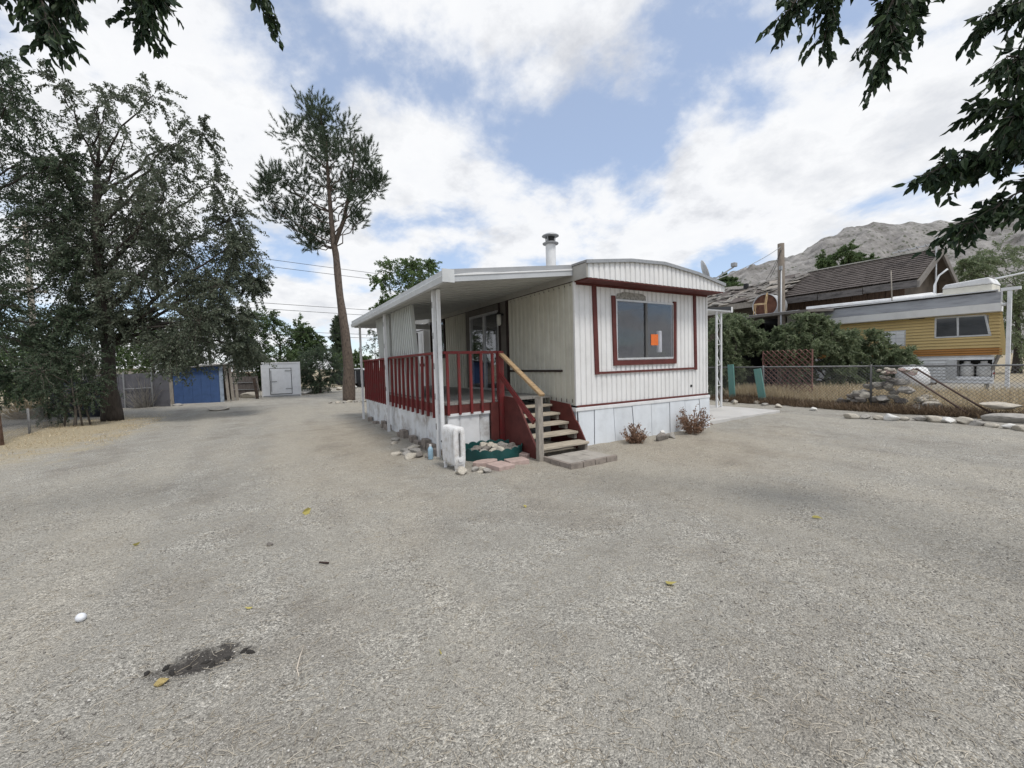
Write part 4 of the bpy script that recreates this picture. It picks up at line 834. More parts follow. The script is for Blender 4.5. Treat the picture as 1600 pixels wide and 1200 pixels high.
# ------------------------------------------------------------------ left background: sheds, box, fences
Sh = thing('blue_shed', 'low shed with blue front wall and flat weathered roof', 'shed', (-7.6, 19.67, 0), R(-8.6))
bluem = mat('blue_panel_paint', (.05, .10, .235), .7, .1, 4, .1, 30, streak=.15)
for i in range(5): MB().box(-.92+i*.372, -.92+(i+1)*.372-.006, -.02-.003*(i % 2), .03, -.05, 1.66+.030*i).build('wall_panel', bluem, Sh)
for i in range(2): MB().box(-1.25+i*.16, -1.10+i*.16, -.01, .03, -.05, 1.62).build('board', woodg, Sh)
MB().box(.95, 1.10, -.035, .03, -.05, 1.83).build('corner_board', mat('pale_blue_board', (.30, .36, .44), .85, .2, 6, .2), Sh)
for i, (x, l_) in enumerate(((1.16, .02), (1.30, .05), (1.44, .09))): MB().hexa([(x+.05, .1+i*.25, -.05), (x+.17, .12+i*.25, -.05), (x+.17, .15+i*.25, -.05), (x+.05, .13+i*.25, -.05), (x-.04, .1+i*.25, 1.84), (x+.08, .12+i*.25, 1.84), (x+.08, .15+i*.25, 1.84), (x-.04, .13+i*.25, 1.84)]).build('side_board', woodg, Sh)
MB().box(-1.2, 1.05, 1.7, 1.75, -.05, 1.7).build('back_wall', darkin, Sh); MB().box(-1.27, -1.22, 0, 1.7, -.05, 1.6).build('side_wall', woodg, Sh)
MB().hexa([(-1.45, -.22, 1.66), (1.42, -.25, 1.88), (1.42, 1.9, 1.80), (-1.45, 1.9, 1.62), (-1.45, -.22, 1.70), (1.42, -.25, 1.93), (1.42, 1.9, 1.84), (-1.45, 1.9, 1.66)]).build('roof', roofm, Sh)
for x, s_ in ((.55, .22), (.85, .16), (.2, .12)): rock('roof_tarp', rockw, x, .1, s_*1.6, s_, .05, z=1.71+.077*(x+1.45)+.025, parent=Sh)
Bx = thing('storage_box', 'white insulated storage box with small latched door', 'storage box', (-3.9, 21.6, 0), R(-4))
wbx = mat('box_white_paint', (.74, .76, .79), .6, .06, 3, .1, 30, streak=.12)
MB().box(-.96, .96, 0, 2.1, .02, 1.95).build('body', wbx, Bx, bevel=.015)
for x in (-.99, .93): MB().box(x, x+.06, -.03, .03, -.03, 1.98).build('corner_rail', wpaint, Bx)
MB().box(-.93, .93, -.03, .02, 1.90, 1.97).build('header', wpaint, Bx); MB().box(-.93, .93, -.028, .02, -.03, .07).build('sill', gsteel, Bx)
dr_ = MB().box(-.55, .50, -.025, .0, .16, 1.60).build('door', wbx, Bx, bevel=.008)
sl = MB(); sl.box(-.58, -.555, -.022, -.001, .14, 1.62).box(.505, .53, -.022, -.001, .14, 1.62).box(-.58, .53, -.021, -.001, 1.605, 1.63).box(-.58, .53, -.021, -.001, .13, .155); sl.build('door_seal', black, dr_)
for z in (.42, 1.45): MB().box(.20, .56, -.05, -.026, z, z+.05).build('hinge', gsteel, dr_)
MB().tube([(-.50, -.06, .3), (-.50, -.06, 1.5)], .02, 8).build('latch_bar', gsteel, dr_); MB().box(-.58, -.22, -.05, -.026, .85, .89).build('latch_handle', gsteel, dr_)
# board fence between shed and box
fb = thing('board_fence', 'grey brown board fence between blue shed and white box', 'fence', (-6.0, 22.6, 0), R(-38)); bfm = mat('fence_board_wood', (.15, .13, .12), .9, .22, 5, .3, 30, grain=(5, 5, .7))
for i in range(12): MB().box(-1.2+i*.2, -1.008+i*.2, -.012*(i % 2), .02, -.1, 1.22+.03*math.sin(i*2)).build('board', bfm, fb)
for z in (.45, .85): MB().box(-1.2, 1.2, -.05, -.015, z, z+.03).build('wire_rail', gsteel, fb)
tag(MB().bar((-5.1, 20.45, -.1), (-5.22, 20.5, 1.12), .16, .14, (1, 0, 0)).build('dark_stump_post', mat('burnt_post', (.07, .05, .04), .9, .3, 8, .4), None), 'short dark timber post left of the white box', 'post')
tag(MB().bar((-4.92, 20.6, -.05), (-5.1, 20.75, 1.1), .10, .03, (1, 0, 0)).build('pale_board', woodg, None), 'pale board leaning on the dark timber post', 'board')
gf = thing('panel_fence', 'grey sheet fence between elm trunk and blue shed', 'fence', (-10.2, 19.2, 0), R(-28)); gfm = mat('grey_fence_sheet', (.13, .13, .145), .9, .2, 2.5, .2, 20)
for i in range(5): MB().box(-1.6+i*.72, -.89+i*.72, -.01*(i % 2), .02, -.05, 1.52+.02*(i % 2)).build('panel', gfm, gf)
for x in (-1.6, .1, 1.3): MB().tube([(x, -.06, -.2), (x, -.06, 1.6)], .03, 8).build('post', gsteel, gf)
MB().tube([(.1, -.07, .85), (1.3, -.07, .88)], .02, 6).build('rail', gsteel, gf)
tf = thing('tarp_fence', 'dark tarp hung as a fence behind the elm trunk', 'fence', (-10.6, 15.4, 0), R(-40)); tpm = mat('dark_blue_tarp', (.045, .05, .065), .7, .25, 3, .4, 12)
nn = 26; mb = MB()
for i in range(nn+1):
    x = -1.3+2.3*i/nn; y = .06*math.sin(i*1.1)+.03*math.sin(i*2.7); mb.v += [(x, y, -.02), (x, y*.4, 1.45-.25*i/nn-.05*math.sin(i*.9))]
for i in range(nn): mb.f.append((2*i, 2*i+2, 2*i+3, 2*i+1))
o = mb.build('tarp', tpm, tf, True); o.modifiers.new('s', 'SOLIDIFY').thickness = .01
for x in (-1.3, 1.0): MB().tube([(x, .05, -.2), (x, .05, 1.5)], .03, 8).build('post', woodg, tf)
fh = thing('far_house', 'low house with pale roof glimpsed behind the elm', 'house', tuple(at((138-800)*45/647, 45)), R(-25)); MB().box(-3, 3, 0, 5, 0, 2.2).build('wall', mat('pale_wall', (.45, .43, .40), .8, .1, 2, 0), fh); MB().prism([(-3.4, 2.15), (3.4, 2.15), (0, 3.1)], 'y', -.4, 5.4).build('roof', mat('white_roof', (.72, .72, .72), .6, .06, 2, 0), fh); MB().box(-1.5, -.3, -.03, 0, .9, 1.8).build('window', black, fh)
rs = thing('red_roof_shed', 'small shed with reddish brown roof behind the board fence', 'shed', tuple(at((375-800)*31/647, 31)), R(-20)); MB().box(-1, 1, 0, 2, 0, 1.35).build('wall', darkin, rs); MB().hexa([(-1.2, -.2, 1.42), (1.2, -.2, 1.15), (1.2, 2.2, 1.15), (-1.2, 2.2, 1.42), (-1.2, -.2, 1.48), (1.2, -.2, 1.21), (1.2, 2.2, 1.21), (-1.2, 2.2, 1.48)]).build('roof', mat('red_brown_roof', (.17, .06, .045), .85, .2, 5, .1), rs)
# dark utility trailer with a pale car behind the pine
ut = thing('dark_trailer', 'dark slatted utility trailer parked beyond the pine trunk', 'trailer', tuple(at((556-800)*33/647, 33)), R(-31)); bkm = mat('dark_trailer_paint', (.022, .024, .030), .7, .2, 4, 0)
for z in (.35, .66, .97): MB().box(-2.0, 2.0, -.02, .02, z, z+.28).build('side_board', bkm, ut); MB().box(-2.0, 2.0, 1.78, 1.82, z, z+.28).build('side_board', bkm, ut)
MB().box(-2.0, 2.0, .03, 1.77, .30, .34).build('bed', bkm, ut)
for x in (-2.0, 0, 1.96): MB().box(x, x+.05, -.06, -.021, .3, 1.3).build('stake', gsteel, ut)
for x in (-.5, .5):
    for y in (-.05, 1.85): MB().tube([(x, y-.09, .30), (x, y+.09, .30)], .30, 16).build('wheel', black, ut)
cr = thing('pale_car', 'pale car glimpsed above the dark trailer', 'car', tuple(at((560-800)*38/647, 38)), R(-31))
body = [(-2.1, .45), (2.1, .45), (2.15, .85), (1.3, .98), (.75, 1.48), (-.9, 1.5), (-1.6, 1.0), (-2.15, .9)]
cb = MB().prism(body, 'y', -.8, .8).build('body', mat('pale_car_paint', (.62, .63, .65), .3, .04, 2, 0, spec=.6), cr, bevel=.05)
MB().prism([(1.2, 1.0), (.72, 1.42), (-.85, 1.44), (-1.45, 1.02)], 'y', -.815, .815).build('window_glass', mat('car_glass', (.03, .035, .04), .08, .05, 2, 0, spec=.8), cr)
for x in (-1.35, 1.35):
    for y in (-.78, .78): MB().tube([(x, y-.1, .32), (x, y+.1, .32)], .32, 18).build('wheel', black, cr)
# pale stones along the back of the yard
for i, (x, y, s_, m) in enumerate(((-5.5, 21.9, .42, rockp), (-2.5, 22.9, .42, rockw), (-1.9, 23.8, .36, rockp), (-1.3, 24.5, .34, rockp), (-.1, 26, .3, rockp), (.9, 26.6, .28, rockw))):
    tag(rock('boundary_rock', m, x, y, s_*1.4, s_, s_*.62, seed=i), ['pale boulder between dark post and board fence', 'white boulder at the right foot of the white box', 'second pale boulder right of the white box', 'third pale boulder right of the white box', 'pale rock just left of the pine trunk base', 'white rock just right of the pine trunk base'][i], 'boulder')
for i in range(7): tag(rock('pine_foot_stone', (rockm, rockp)[i % 2], -1.6+.32*i*.8-.7, 13.9-.25*(i % 3), .14+.05*(i % 2), .10, .06, seed=i % 6), ORD[i]+' flat stone from the left around the foot of the pine', 'rock', 'stones at the pine foot')
tag(rock('flat_stone', rockp, -6.26, 14.1, .55, .28, .10, seed=3), 'long flat pale stone in the dirt before the blue shed', 'rock'); tag(rock('flat_stone', rockm, -8.2, 18.4, .36, .2, .08, seed=1), 'small flat stone at the left corner of the blue shed', 'rock')
# ------------------------------------------------------------------ right side: stones
for i in range(17):
    f = i/16; x = 7.12+.55*math.sin(f*3.1)-.15*f+rnd.uniform(-.08, .08); y = -1.45-3.4*f; s_ = rnd.uniform(.12, .21)
    lab = 'first' if i == 0 else ['', 'second', 'third', 'fourth', 'fifth', 'sixth', 'seventh', 'eighth', 'ninth', 'tenth', 'eleventh', 'twelfth', 'thirteenth', 'fourteenth', 'fifteenth', 'sixteenth', 'seventeenth'][i]
    tag(rock('border_stone', (rockp, rockm, rockp, rockw)[i % 4], x, y, s_*.95, s_*.8, s_*.5, seed=i % 6, rz_=rnd.uniform(-.4, .4)+1.5, sink=.25), lab+' pale border stone from the left along the right gravel edge', 'rock', 'border stones at the right edge of the gravel')
tag(rock('stone_slab', rockm, 8.75, -3.75, .62, .30, .13, seed=2, rz_=-1.0, tilt=.05), 'long grey stone slab lying behind the border stones', 'rock'); tag(rock('stone_slab', rockp, 9.15, -3.45, .45, .2, .09, seed=5, rz_=-1.0, z=.30), 'thin pale slab stacked behind the long grey slab', 'rock')
SP = thing('stone_pile', 'piled dry stone heap around the chain link fence post', 'stone pile', (9.6, -1.3, 0))
for i in range(74):
    dv = rnd.uniform(-1.15, 1.2); hh = max(.12, .95-abs(dv+.05)*.8); z = rnd.uniform(0, hh); du = rnd.uniform(-.30, .28)*(1.1-z)
    s_ = rnd.uniform(.09, .19); rock('stone', (rockm, rockd, rockd, rockp)[i % 4], du, dv, s_, s_*1.25, s_*.6, z=z+.02, parent=SP, tilt=rnd.uniform(-.3, .3))
for i in range(16): s_ = rnd.uniform(.06, .1); rock('stone', pinkp if i % 2 else rockp, rnd.uniform(-.2, .2), rnd.uniform(-.6, .15), s_, s_*1.2, s_*.6, z=.98+rnd.uniform(0, .12), parent=SP)
for i, (x, y, m) in enumerate(((8.9, 2.75, rockm), (8.95, 1.75, rockp), (8.5, 2.2, rockp), (8.3, .76, rockp), (8.3, -.16, rockw), (8.8, 2.4, rockm), (8.6, 1.3, rockm))):
    s_ = .13; tag(rock('fence_stone', m, x, y, s_*1.2, s_*.85, s_*.6, seed=i % 6), ['grey stone at the foot of the upright teal plank', 'pale stone at the foot of the leaning teal plank', 'pale stone on the dirt by the carport slab', 'pale round stone below the lattice panel', 'white stone right of the lattice panel on the dirt', 'grey stone between the two teal planks', 'grey stone left of the lattice panel foot'][i], 'rock')
for i, (a, b) in enumerate((((9.15, -1.75, 1.05), (9.0, -3.0, .05)), ((9.2, -2.0, 1.12), (9.05, -3.35, .08)))): tag(MB().tube([a, b], .022, 8).build('leaning_pole', mat('rust_pole', (.09, .06, .05), .8, .2, 9, .1), None, True), ['dark pole leaning on the fence nearer the stone pile', 'dark pole leaning on the fence nearer the camper tanks'][i], 'pole')
# ------------------------------------------------------------------ camper
K = thing('camper_trailer', 'old yellow sided camper trailer with white lower body', 'camper', (15.5, 0, 0)); yel = mat('yellow_siding', (.56, .42, .185), .6, .05, 2, .03, 20, streak=.12); orn = mat('orange_stripe', (.40, .19, .05), .6, .06, 2, .03, 20)
def lapped(name, m, z0, z1, v0, v1, pitch=.075, open_=()):
    mb = MB(); z = z0
    while z < z1-1e-4:
        zz = min(z+pitch, z1); segs = [(v0, v1)]
        for o in open_:
            if o[2] < (z+zz)/2 < o[3]:
                ns = []
                for a, b in segs:
                    if a < o[0]: ns.append((a, min(b, o[0])))
                    if b > o[1]: ns.append((max(a, o[1]), b))
                segs = ns
        for a, b in segs: mb.hexa([(-.038, a, z), (.02, a, z), (.02, b, z), (-.038, b, z), (-.004, a, zz-.006), (.02, a, zz-.006), (.02, b, zz-.006), (-.004, b, zz-.006)])
        z = zz
    return mb.build(name, m, K)
lapped('siding', yel, 1.62, 2.86, -2.32, 4.0, .105, open_=[(-2.06, -.84, 2.03, 2.68), (0, .71, 1.80, 2.33)]); lapped('stripe', orn, 1.38, 1.62, -2.36, 4.0, .08)
MB().hexa([(-.02, -2.47, 1.38), (-.02, -2.3, 1.38), (2.3, -1.75, 1.38), (2.3, -1.9, 1.38), (-.02, -2.33, 2.86), (-.02, -2.3, 2.86), (2.3, -1.75, 2.86), (2.3, -1.82, 2.86)]).build('nose', yel, K)
MB().prism([(.03, -2.28), (2.3, -1.75), (2.3, 4.0), (.03, 4.0)], 'z', 1.38, 3.35).build('body', mat('camper_shell', (.6, .6, .58), .6, .06, 2, 0), K)
lapped('lower_siding', wpaint, .46, 1.375, -2.2, 3.8, .11, open_=[(-2.16, -1.36, .64, 1.26)])
MB().prism([(.35, -2.1), (2.2, -1.65), (2.2, 3.8), (.35, 3.8)], 'z', .42, 1.37).build('lower_body', wpaint, K); MB().box(.30, .34, -2.16, -1.36, .6, 1.3).build('bay_back', black, K)
tkm = mat('tank_paint', (.58, .58, .57), .5, .1, 6, .05)
for y in (-1.57, -1.95):
    tk = MB().lathe((.15, y, .66), [(.10, 0), (.155, .04), (.165, .09), (.165, .36), (.13, .43), (.05, .46)], 18).build('gas_tank', tkm, K, True); MB().lathe((.15, y, 1.10), [(.07, 0), (.08, .01), (.08, .08)], 12).build('tank_collar', tkm, tk)
MB().box(-.05, -.02, -1.36, -1.12, .60, 1.24).build('bay_door', alum, K); MB().box(-.035, -.023, -2.22, -2.18, .75, .82).build('tail_lamp', mat('lamp_red', (.3, .03, .03), .4, .1, 5, 0), K)
wf = MB().prism([(-.80, 2.00), (-.80, 2.72), (-2.00, 2.70), (-2.13, 2.00)], 'x', -.035, -.005).build('window', alum, K)
MB().prism([(-.85, 2.05), (-.85, 2.67), (-1.33, 2.665), (-1.35, 2.05)], 'x', -.042, -.036).build('pane', mat('camper_glass', (.035, .04, .045), .06, .1, 3, 0, spec=.8), wf); MB().prism([(-1.40, 2.05), (-1.39, 2.66), (-1.96, 2.65), (-2.06, 2.05)], 'x', -.042, -.036).build('pane', MATS['camper_glass'], wf)
vp = MB().box(-.035, -.005, -.04, .74, 1.77, 2.36).build('vent_panel', alum, K)
for i in range(3):
    for j in range(4): MB().box(-.045, -.036, .0+i*.235, .22+i*.235, 1.81+j*.13, 1.925+j*.13).build('louvre', wpaint, vp)
MB().box(-.06, -.02, -.55, -.15, 2.72, 2.76).build('drip_rail', black, K)
gaw = mat('grey_awning_cloth', (.33, .34, .36), .7, .15, 3, .2, 8, grain=(1, .5, 3)); waw = mat('white_awning_cloth', (.74, .74, .73), .7, .05, 3, .15, 8)
MB().prism([(-.22, 3.36), (-.02, 3.40), (-.02, 3.02), (-.30, 3.02)], 'y', -2.34, 2.6).build('awning_cloth', gaw, K); MB().prism([(-.30, 3.015), (-.025, 3.015), (-.025, 2.74), (-.27, 2.76)], 'y', -2.36, 2.6).build('awning_valance', waw, K)
MB().prism([(-.3, -2.3), (2.3, -1.75), (2.3, 4.0), (-.3, 4.0)], 'z', 3.41, 3.44).build('roof', wpaint, K)
for y in (-2.53, 2.75): MB().box(-.345, -.255, y-.045, y+.045, -.05, 3.36).build('frame_post', wpaint, K)
MB().box(-.36, -.24, -2.75, -2.35, 3.365, 3.46).build('frame_beam', wpaint, K); MB().tube([(-.3, -2.47, 2.95), (-.2, -2.3, 2.95)], .05, 8).build('awning_roller_end', wpaint, K)
for y in (1.6, 2.7): MB().tube([(.15, y, .36), (.42, y, .36)], .36, 20).build('wheel', black, K); MB().tube([(2.0, y, .36), (2.25, y, .36)], .36, 20).build('wheel', black, K)
for y in (-2.0, -.3): MB().box(.5, .6, y, y+.1, -.02, .42).build('jack', gsteel, K)
for y in (-.25, -2.3): MB().bar((-.04, y, 1.36), (-.16, y+.12, .9), .06, .06).build('brace', taupe, K)
# on the camper roof
rb_ = thing('roof_box', 'white cargo box lying on the camper roof', 'box', (15.5, -1.55, 3.44)); MB().box(-.1, .9, -.58, .56, .0, .22).build('base', mat('cream_plastic', (.66, .64, .56), .6, .06, 4, 0), rb_, bevel=.03); MB().prism([(-.60, .225), (.58, .225), (.50, .36), (-.50, .44)], 'x', -.12, .92).build('lid', wpaint, rb_, bevel=.03)
for i, (x, z, y0, y1, r_) in enumerate(((.0, .10, -.8, 3.2, .06), (.35, .13, -1.0, 2.6, .05))): tag(MB().tube([(15.5+x, y0, 3.44+z-.035), (15.5+x, y1, 3.44+z+.03)], r_, 10).build('roof_pipe', wpaint, None, True), ['front white pipe laid along the camper roof', 'rear white pipe laid along the camper roof'][i], 'pipe')
tag(MB().lathe((0, 0, 0), [(.03, 0), (.1, .05), (.1, 1.1), (.03, 1.2)], 14).build('rolled_pad', waw, None, True), 'rolled white pad lying on the camper roof', 'roll'); o = bpy.data.objects['rolled_pad']; o.rotation_euler = (R(-90), 0, 0); o.location = (15.75, -.7, 3.545)
tag(MB().tube([(15.45, .35, 3.44), (15.45, .4, 4.6)], .018, 6).build('roof_stick', woodg, None, True), 'thin upright stick on the camper roof', 'stick')
wt = thing('white_tank', 'rounded white tank lying behind the fence before the camper', 'tank', (13.6, -.75, 0)); MB().lathe((0, 0, .32), [(.05, 0), (.32, .06), (.42, .22), (.42, .5), (.34, .7), (.06, .80)], 24).build('shell', wpaint, wt, True)
for a in range(3): MB().bar((.3*math.cos(a*2.1), .3*math.sin(a*2.1), -.02), (.3*math.cos(a*2.1), .3*math.sin(a*2.1), .42), .06, .06, (1, 0, 0)).build('leg', gsteel, wt)
wb = thing('white_trailer', 'white panelled trailer side at the far right margin', 'trailer', (16.4, -3.4, 0)); 
for i in range(5): MB().box(-.02, .02, -2.2+i*.55, -1.66+i*.55, .95, 1.95).build('panel', wpaint, wb)
MB().box(.03, 2, -2.2, .5, .9, 1.95).build('body', wpaint, wb)
for y in (-1.6, -.2): MB().tube([(.1, y, .4), (.4, y, .4)], .4, 18).build('wheel', black, wb); MB().box(.2, 1.8, y-.05, y+.05, .6, .9).build('axle_frame', black, wb)
# ------------------------------------------------------------------ brown house
Bh = thing('brown_house', 'weathered brown shingled house with deep gable behind the camper', 'house', (20.4, 3, 0)); shm = mat('brown_shingle', (.115, .098, .09), .95, .22, 6, .3, 30); wallm = mat('old_plank_wall', (.10, .065, .045), .9, .3, 4, .3, 30, grain=(5, 5, .8))
def hx(mb): mb.v = [(x-20.4, y-3, z) for x, y, z in mb.v]; return mb
ZR = 5.9
for i in range(8): hx(MB().box(18.25, 18.30, .8+i*.62, 1.40+i*.62, 0, 4.7)).build('wall_plank', wallm, Bh)
hx(MB().box(22.5, 22.55, .8, 5.8, 0, 4.7)).build('wall', wallm, Bh); hx(MB().box(18.31, 22.49, 5.7, 5.75, 0, 4.8)).build('wall', wallm, Bh); hx(MB().prism([(18.31, 0), (22.49, 0), (22.49, 4.75), (20.4, 5.75), (18.31, 4.75)], 'y', .85, .9)).build('gable_wall', darkin, Bh)
# roof slopes in courses of shingles
for s in (-1, 1):
    nC = 13; mb = MB()
    for c in range(nC):
        f0, f1 = c/nC, (c+1)/nC; u0 = 20.4+s*2.75*(1-f0); u1 = 20.4+s*2.75*(1-f1); z0 = 4.42+(ZR-4.42)*f0; z1 = 4.42+(ZR-4.42)*f1
        v = .25
        while v < 5.3:
            wv = rnd.uniform(.22, .36); j = rnd.uniform(0, .014); v2 = min(v+wv, 5.32)
            mb.hexa([(u0, v, z0+.045+j), (u0, v2-.01, z0+.045+j), (u1, v2-.01, z1+.01), (u1, v, z1+.01), (u0, v, z0+.07+j), (u0, v2-.01, z0+.07+j), (u1, v2-.01, z1+.035), (u1, v, z1+.035)]); v = v2
    o = hx(mb).build('shingles', shm, Bh); o['kind'] = 'stuff'
    hx(MB().prism([(20.4+s*2.72, 4.40), (20.4, ZR-.01), (20.4, ZR-.09), (20.4+s*2.72, 4.32)], 'y', .27, 5.3)).build('roof_deck', darkin, Bh)
    hx(MB().prism([(20.4+s*2.80, 4.36), (20.4, ZR+.05), (20.4, ZR-.22), (20.4+s*2.80, 4.10)], 'y', .17, .245)).build('barge_board', taupe, Bh)
for a, b, dz in ((.25, 2.0, 0), (2.0, 3.7, -.03), (3.7, 5.3, -.01)): hx(MB().box(17.60, 17.655, a, b-.03, 4.12+dz, 4.40+dz)).build('fascia_board', mat('burnt_fascia', (.13, .12, .115), .9, .3, 4, .3, 30, grain=(3, .6, 3)), Bh)
hx(MB().box(20.28, 20.52, .6, 5.3, ZR+.05, ZR+.10)).build('ridge_cap', mat('pale_ridge', (.48, .47, .42), .8, .15, 5, .1), Bh)
# collapsed wing
Cw = thing('collapsed_wing', 'collapsed shingle roof of the old house left of the pole', 'roof', (19, 7.6, 0)); crm = [mat('bleached_shingle', (.23, .215, .195), .95, .3, 6, .4, 30), shm, taupe, woodg]
MB().prism([(-1.5, 4.5), (1.3, 5.75), (1.3, 5.6), (-1.5, 4.35)], 'y', -2.3, 3.4).build('roof_deck', darkin, Cw); MB().box(-.8, 1.3, -2.2, 3.3, 0, 4.6).build('wall', darkin, Cw); MB().box(-1.62, -1.53, -2.3, 3.2, 4.15, 4.45).build('fascia_board', woodg, Cw)
for i in range(170):
    f = rnd.random(); v_ = rnd.uniform(-2.3, 3.3); sag = .22*math.sin((v_+2.3)/5.6*3.1); x = -1.5+2.8*f; z = 4.56+1.25*f-sag*.4+.03+rnd.uniform(0, .05); a = rnd.uniform(.15, .42); b = rnd.uniform(.2, .5)
    o = MB().box(-a, a, -b, b, -.012, .012).build('shingle', crm[rnd.choice((0, 0, 0, 1, 2, 3))], Cw); o.location = (x, v_, z); o.rotation_euler = (rnd.uniform(-.12, .12), -math.atan2(1.25, 2.8)+rnd.uniform(-.12, .2), rnd.uniform(-.5, .5))
MB().box(.75, .95, .6, .8, 5.3, 5.85).build('vent_stub', black, Cw)
# lean-to with tank, chair and dark void below
Lo = thing('lean_to_shed', 'dark open lean-to shed with flat roof behind the shrubs', 'shed', (15, 3.9, 0)); MB().hexa([(-1.7, -1.7, 3.20), (2.2, -1.9, 3.42), (2.2, 2.0, 3.42), (-1.7, 1.9, 3.20), (-1.7, -1.7, 3.30), (2.2, -1.9, 3.52), (2.2, 2.0, 3.52), (-1.7, 1.9, 3.30)]).build('roof', taupe, Lo); MB().hexa([(-1.68, -1.3, 3.305), (.2, -1.3, 3.41), (.2, 1.5, 3.41), (-1.68, 1.5, 3.305), (-1.68, -1.3, 3.315), (.2, -1.3, 3.425), (.2, 1.5, 3.425), (-1.68, 1.5, 3.315)]).build('roofing_sheet', wpaint, Lo)
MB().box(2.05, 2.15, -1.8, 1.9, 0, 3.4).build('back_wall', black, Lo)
for y in (-1.6, 1.8): MB().box(-1.6, -1.48, y-.06, y+.06, -.1, 3.2).build('post', woodg, Lo)
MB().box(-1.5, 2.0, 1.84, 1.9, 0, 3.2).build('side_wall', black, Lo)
Tk = thing('rusty_tank', 'big grey cylinder tank with rusty end lying on the lean-to roof', 'tank', (16, 4.95, 3.42)); ax = Vector((-1.0, -.12, 0)).normalized(); c0 = Vector((0, .15, .52))
MB().tube([c0+ax*.3, c0-ax*.9], .55, 28, False).build('shell', mat('grey_tank_steel', (.40, .41, .42), .6, .1, 3, .05), Tk, True).modifiers.new('s', 'SOLIDIFY').thickness = .02
MB().tube([c0+ax*.20, c0+ax*.18], .53, 28).build('rusty_end', mat('rust', (.12, .055, .035), .95, .3, 4, .3), Tk)
Wc = thing('cane_chair', 'bentwood cane chair standing on the lean-to roof', 'chair', (14.0, 4.35, 3.40), R(200)); cane = mat('cane', (.42, .30, .16), .7, .1, 8, 0)
for x in (-.2, .2):
    for y in (-.2, .2): MB().tube([(x*1.1, y*1.1, -.02), (x, y, .42)], .016, 8).build('leg', cane, Wc)
MB().lathe((0, 0, .41), [(.22, 0), (.235, .015), (.22, .03)], 18).build('seat', cane, Wc)
MB().tube([(-.2, .2, .42), (-.2, .24, .70), (-.12, .26, .84), (0, .265, .87), (.12, .26, .84), (.2, .24, .70), (.2, .2, .42)], .016, 8).build('back_hoop', cane, Wc); MB().tube([(-.09, .21, .42), (-.09, .25, .72), (0, .255, .78), (.09, .25, .72), (.09, .21, .42)], .012, 8).build('inner_hoop', cane, Wc)
# utility pole with conduit and service cables
Up = thing('utility_pole', 'weathered wooden utility pole with grey conduit', 'pole', (13.5, 3.24, 0)); MB().tube([(0, 0, -.3), (.02, 0, 3), (0, .03, 6.08)], [.15, .135, .12], 12).build('shaft', mat('pole_wood', (.20, .17, .14), .9, .25, 6, .4, 30, grain=(6, 6, .7)), Up, True); MB().tube([(-.15, -.06, 0), (-.15, -.06, 5.0)], .035, 8).build('conduit', gsteel, Up, True); MB().box(-.22, -.12, -.1, 0, 5.0, 5.15).build('service_head', gsteel, Up)
def cable(name, label, a, b, sag, r_=.012, m=None):
    p = bez(a, b, (0, 0, -2*sag), 16); return tag(MB().tube(p, r_, 5).build(name, m or black, None, True), label, 'cable')
cable('service_cable', 'service cable sagging from the utility pole to the home roof', (13.45, 3.24, 5.95), (3.75, .2, 3.15), .12, .012, gsteel)
for i, x in enumerate((-.1, -.25)): cable('drop_wire', ['short slack wire hanging beside the pole top', 'second slack wire hanging beside the pole top'][i], (13.4+x*.2, 3.2, 5.8), (13.15+x*2, 3.4, 4.7-.1*i), .1, .008)
cable('thick_cable', 'thick pale cable running from the camper roof out of frame right', (15.9, -2.1, 3.86), (17.5, -9, 5.4), .15, .03, wpaint)
An = thing('tv_antenna', 'old television antenna on a mast beside the house gable', 'antenna', (19.6, .55, 4.4)); MB().tube([(0, -.35, -1.0), (0, -.35, 1.9)], .03, 8).build('mast', alum, An); MB().bar((.2, -1.6, 1.75), (-.2, 1.0, 1.55), .05, .05).build('boom', alum, An)
for i in range(9): y = -1.5+i*.28; MB().bar((-.5+.03*i+.2-.4*i/9, y, 1.74-.02*i), (.5-.03*i+.2-.4*i/9, y+.1, 1.74-.02*i), .035, .035).build('element', alum, An)
Pv = thing('vent_pipe', 'white bent vent pipe by the house gable', 'pipe', (17.2, -.35, 3.44)); MB().tube([(0, 0, 0), (0, 0, .6), (0, -.12, .95), (0, -.35, 1.15)], .03, 10).build('pipe', wpaint, Pv, True)
# power lines across the sky at left
pl = at((60-800)*22/647, 22); pr = at((950-800)*55/647, 55)
for nm_, q, hh, lb in (('power_pole', pl, 9.6, 'power pole standing among the left trees'), ('power_pole', pr, 10.0, 'power pole standing far behind the mobile home')):
    Tp = thing(nm_, lb, 'pole', tuple(q)); MB().tube([(0, 0, -.3), (0, 0, hh)], [.15, .11], 10).build('shaft', woodg, Tp, True)
    for z in (hh-.3, hh-3.6): MB().bar((-.7, .2, z), (.7, -.2, z), .1, .1).build('crossarm', woodg, Tp)
for i, (z1, z2, o_) in enumerate(((9.4, 9.75, .6), (9.0, 9.2, -.5), (6.3, 6.9, .6), (6.0, 6.3, -.5), (4.5, 4.6, .3), (4.3, 4.2, -.3))):
    cable('power_line', ['topmost', 'second', 'third', 'fourth', 'fifth', 'lowest'][i]+' power line crossing the sky left of the home', tuple(pl+np.array([o_, 0, z1])), tuple(pr+np.array([o_, 0, z2])), .35, .016)
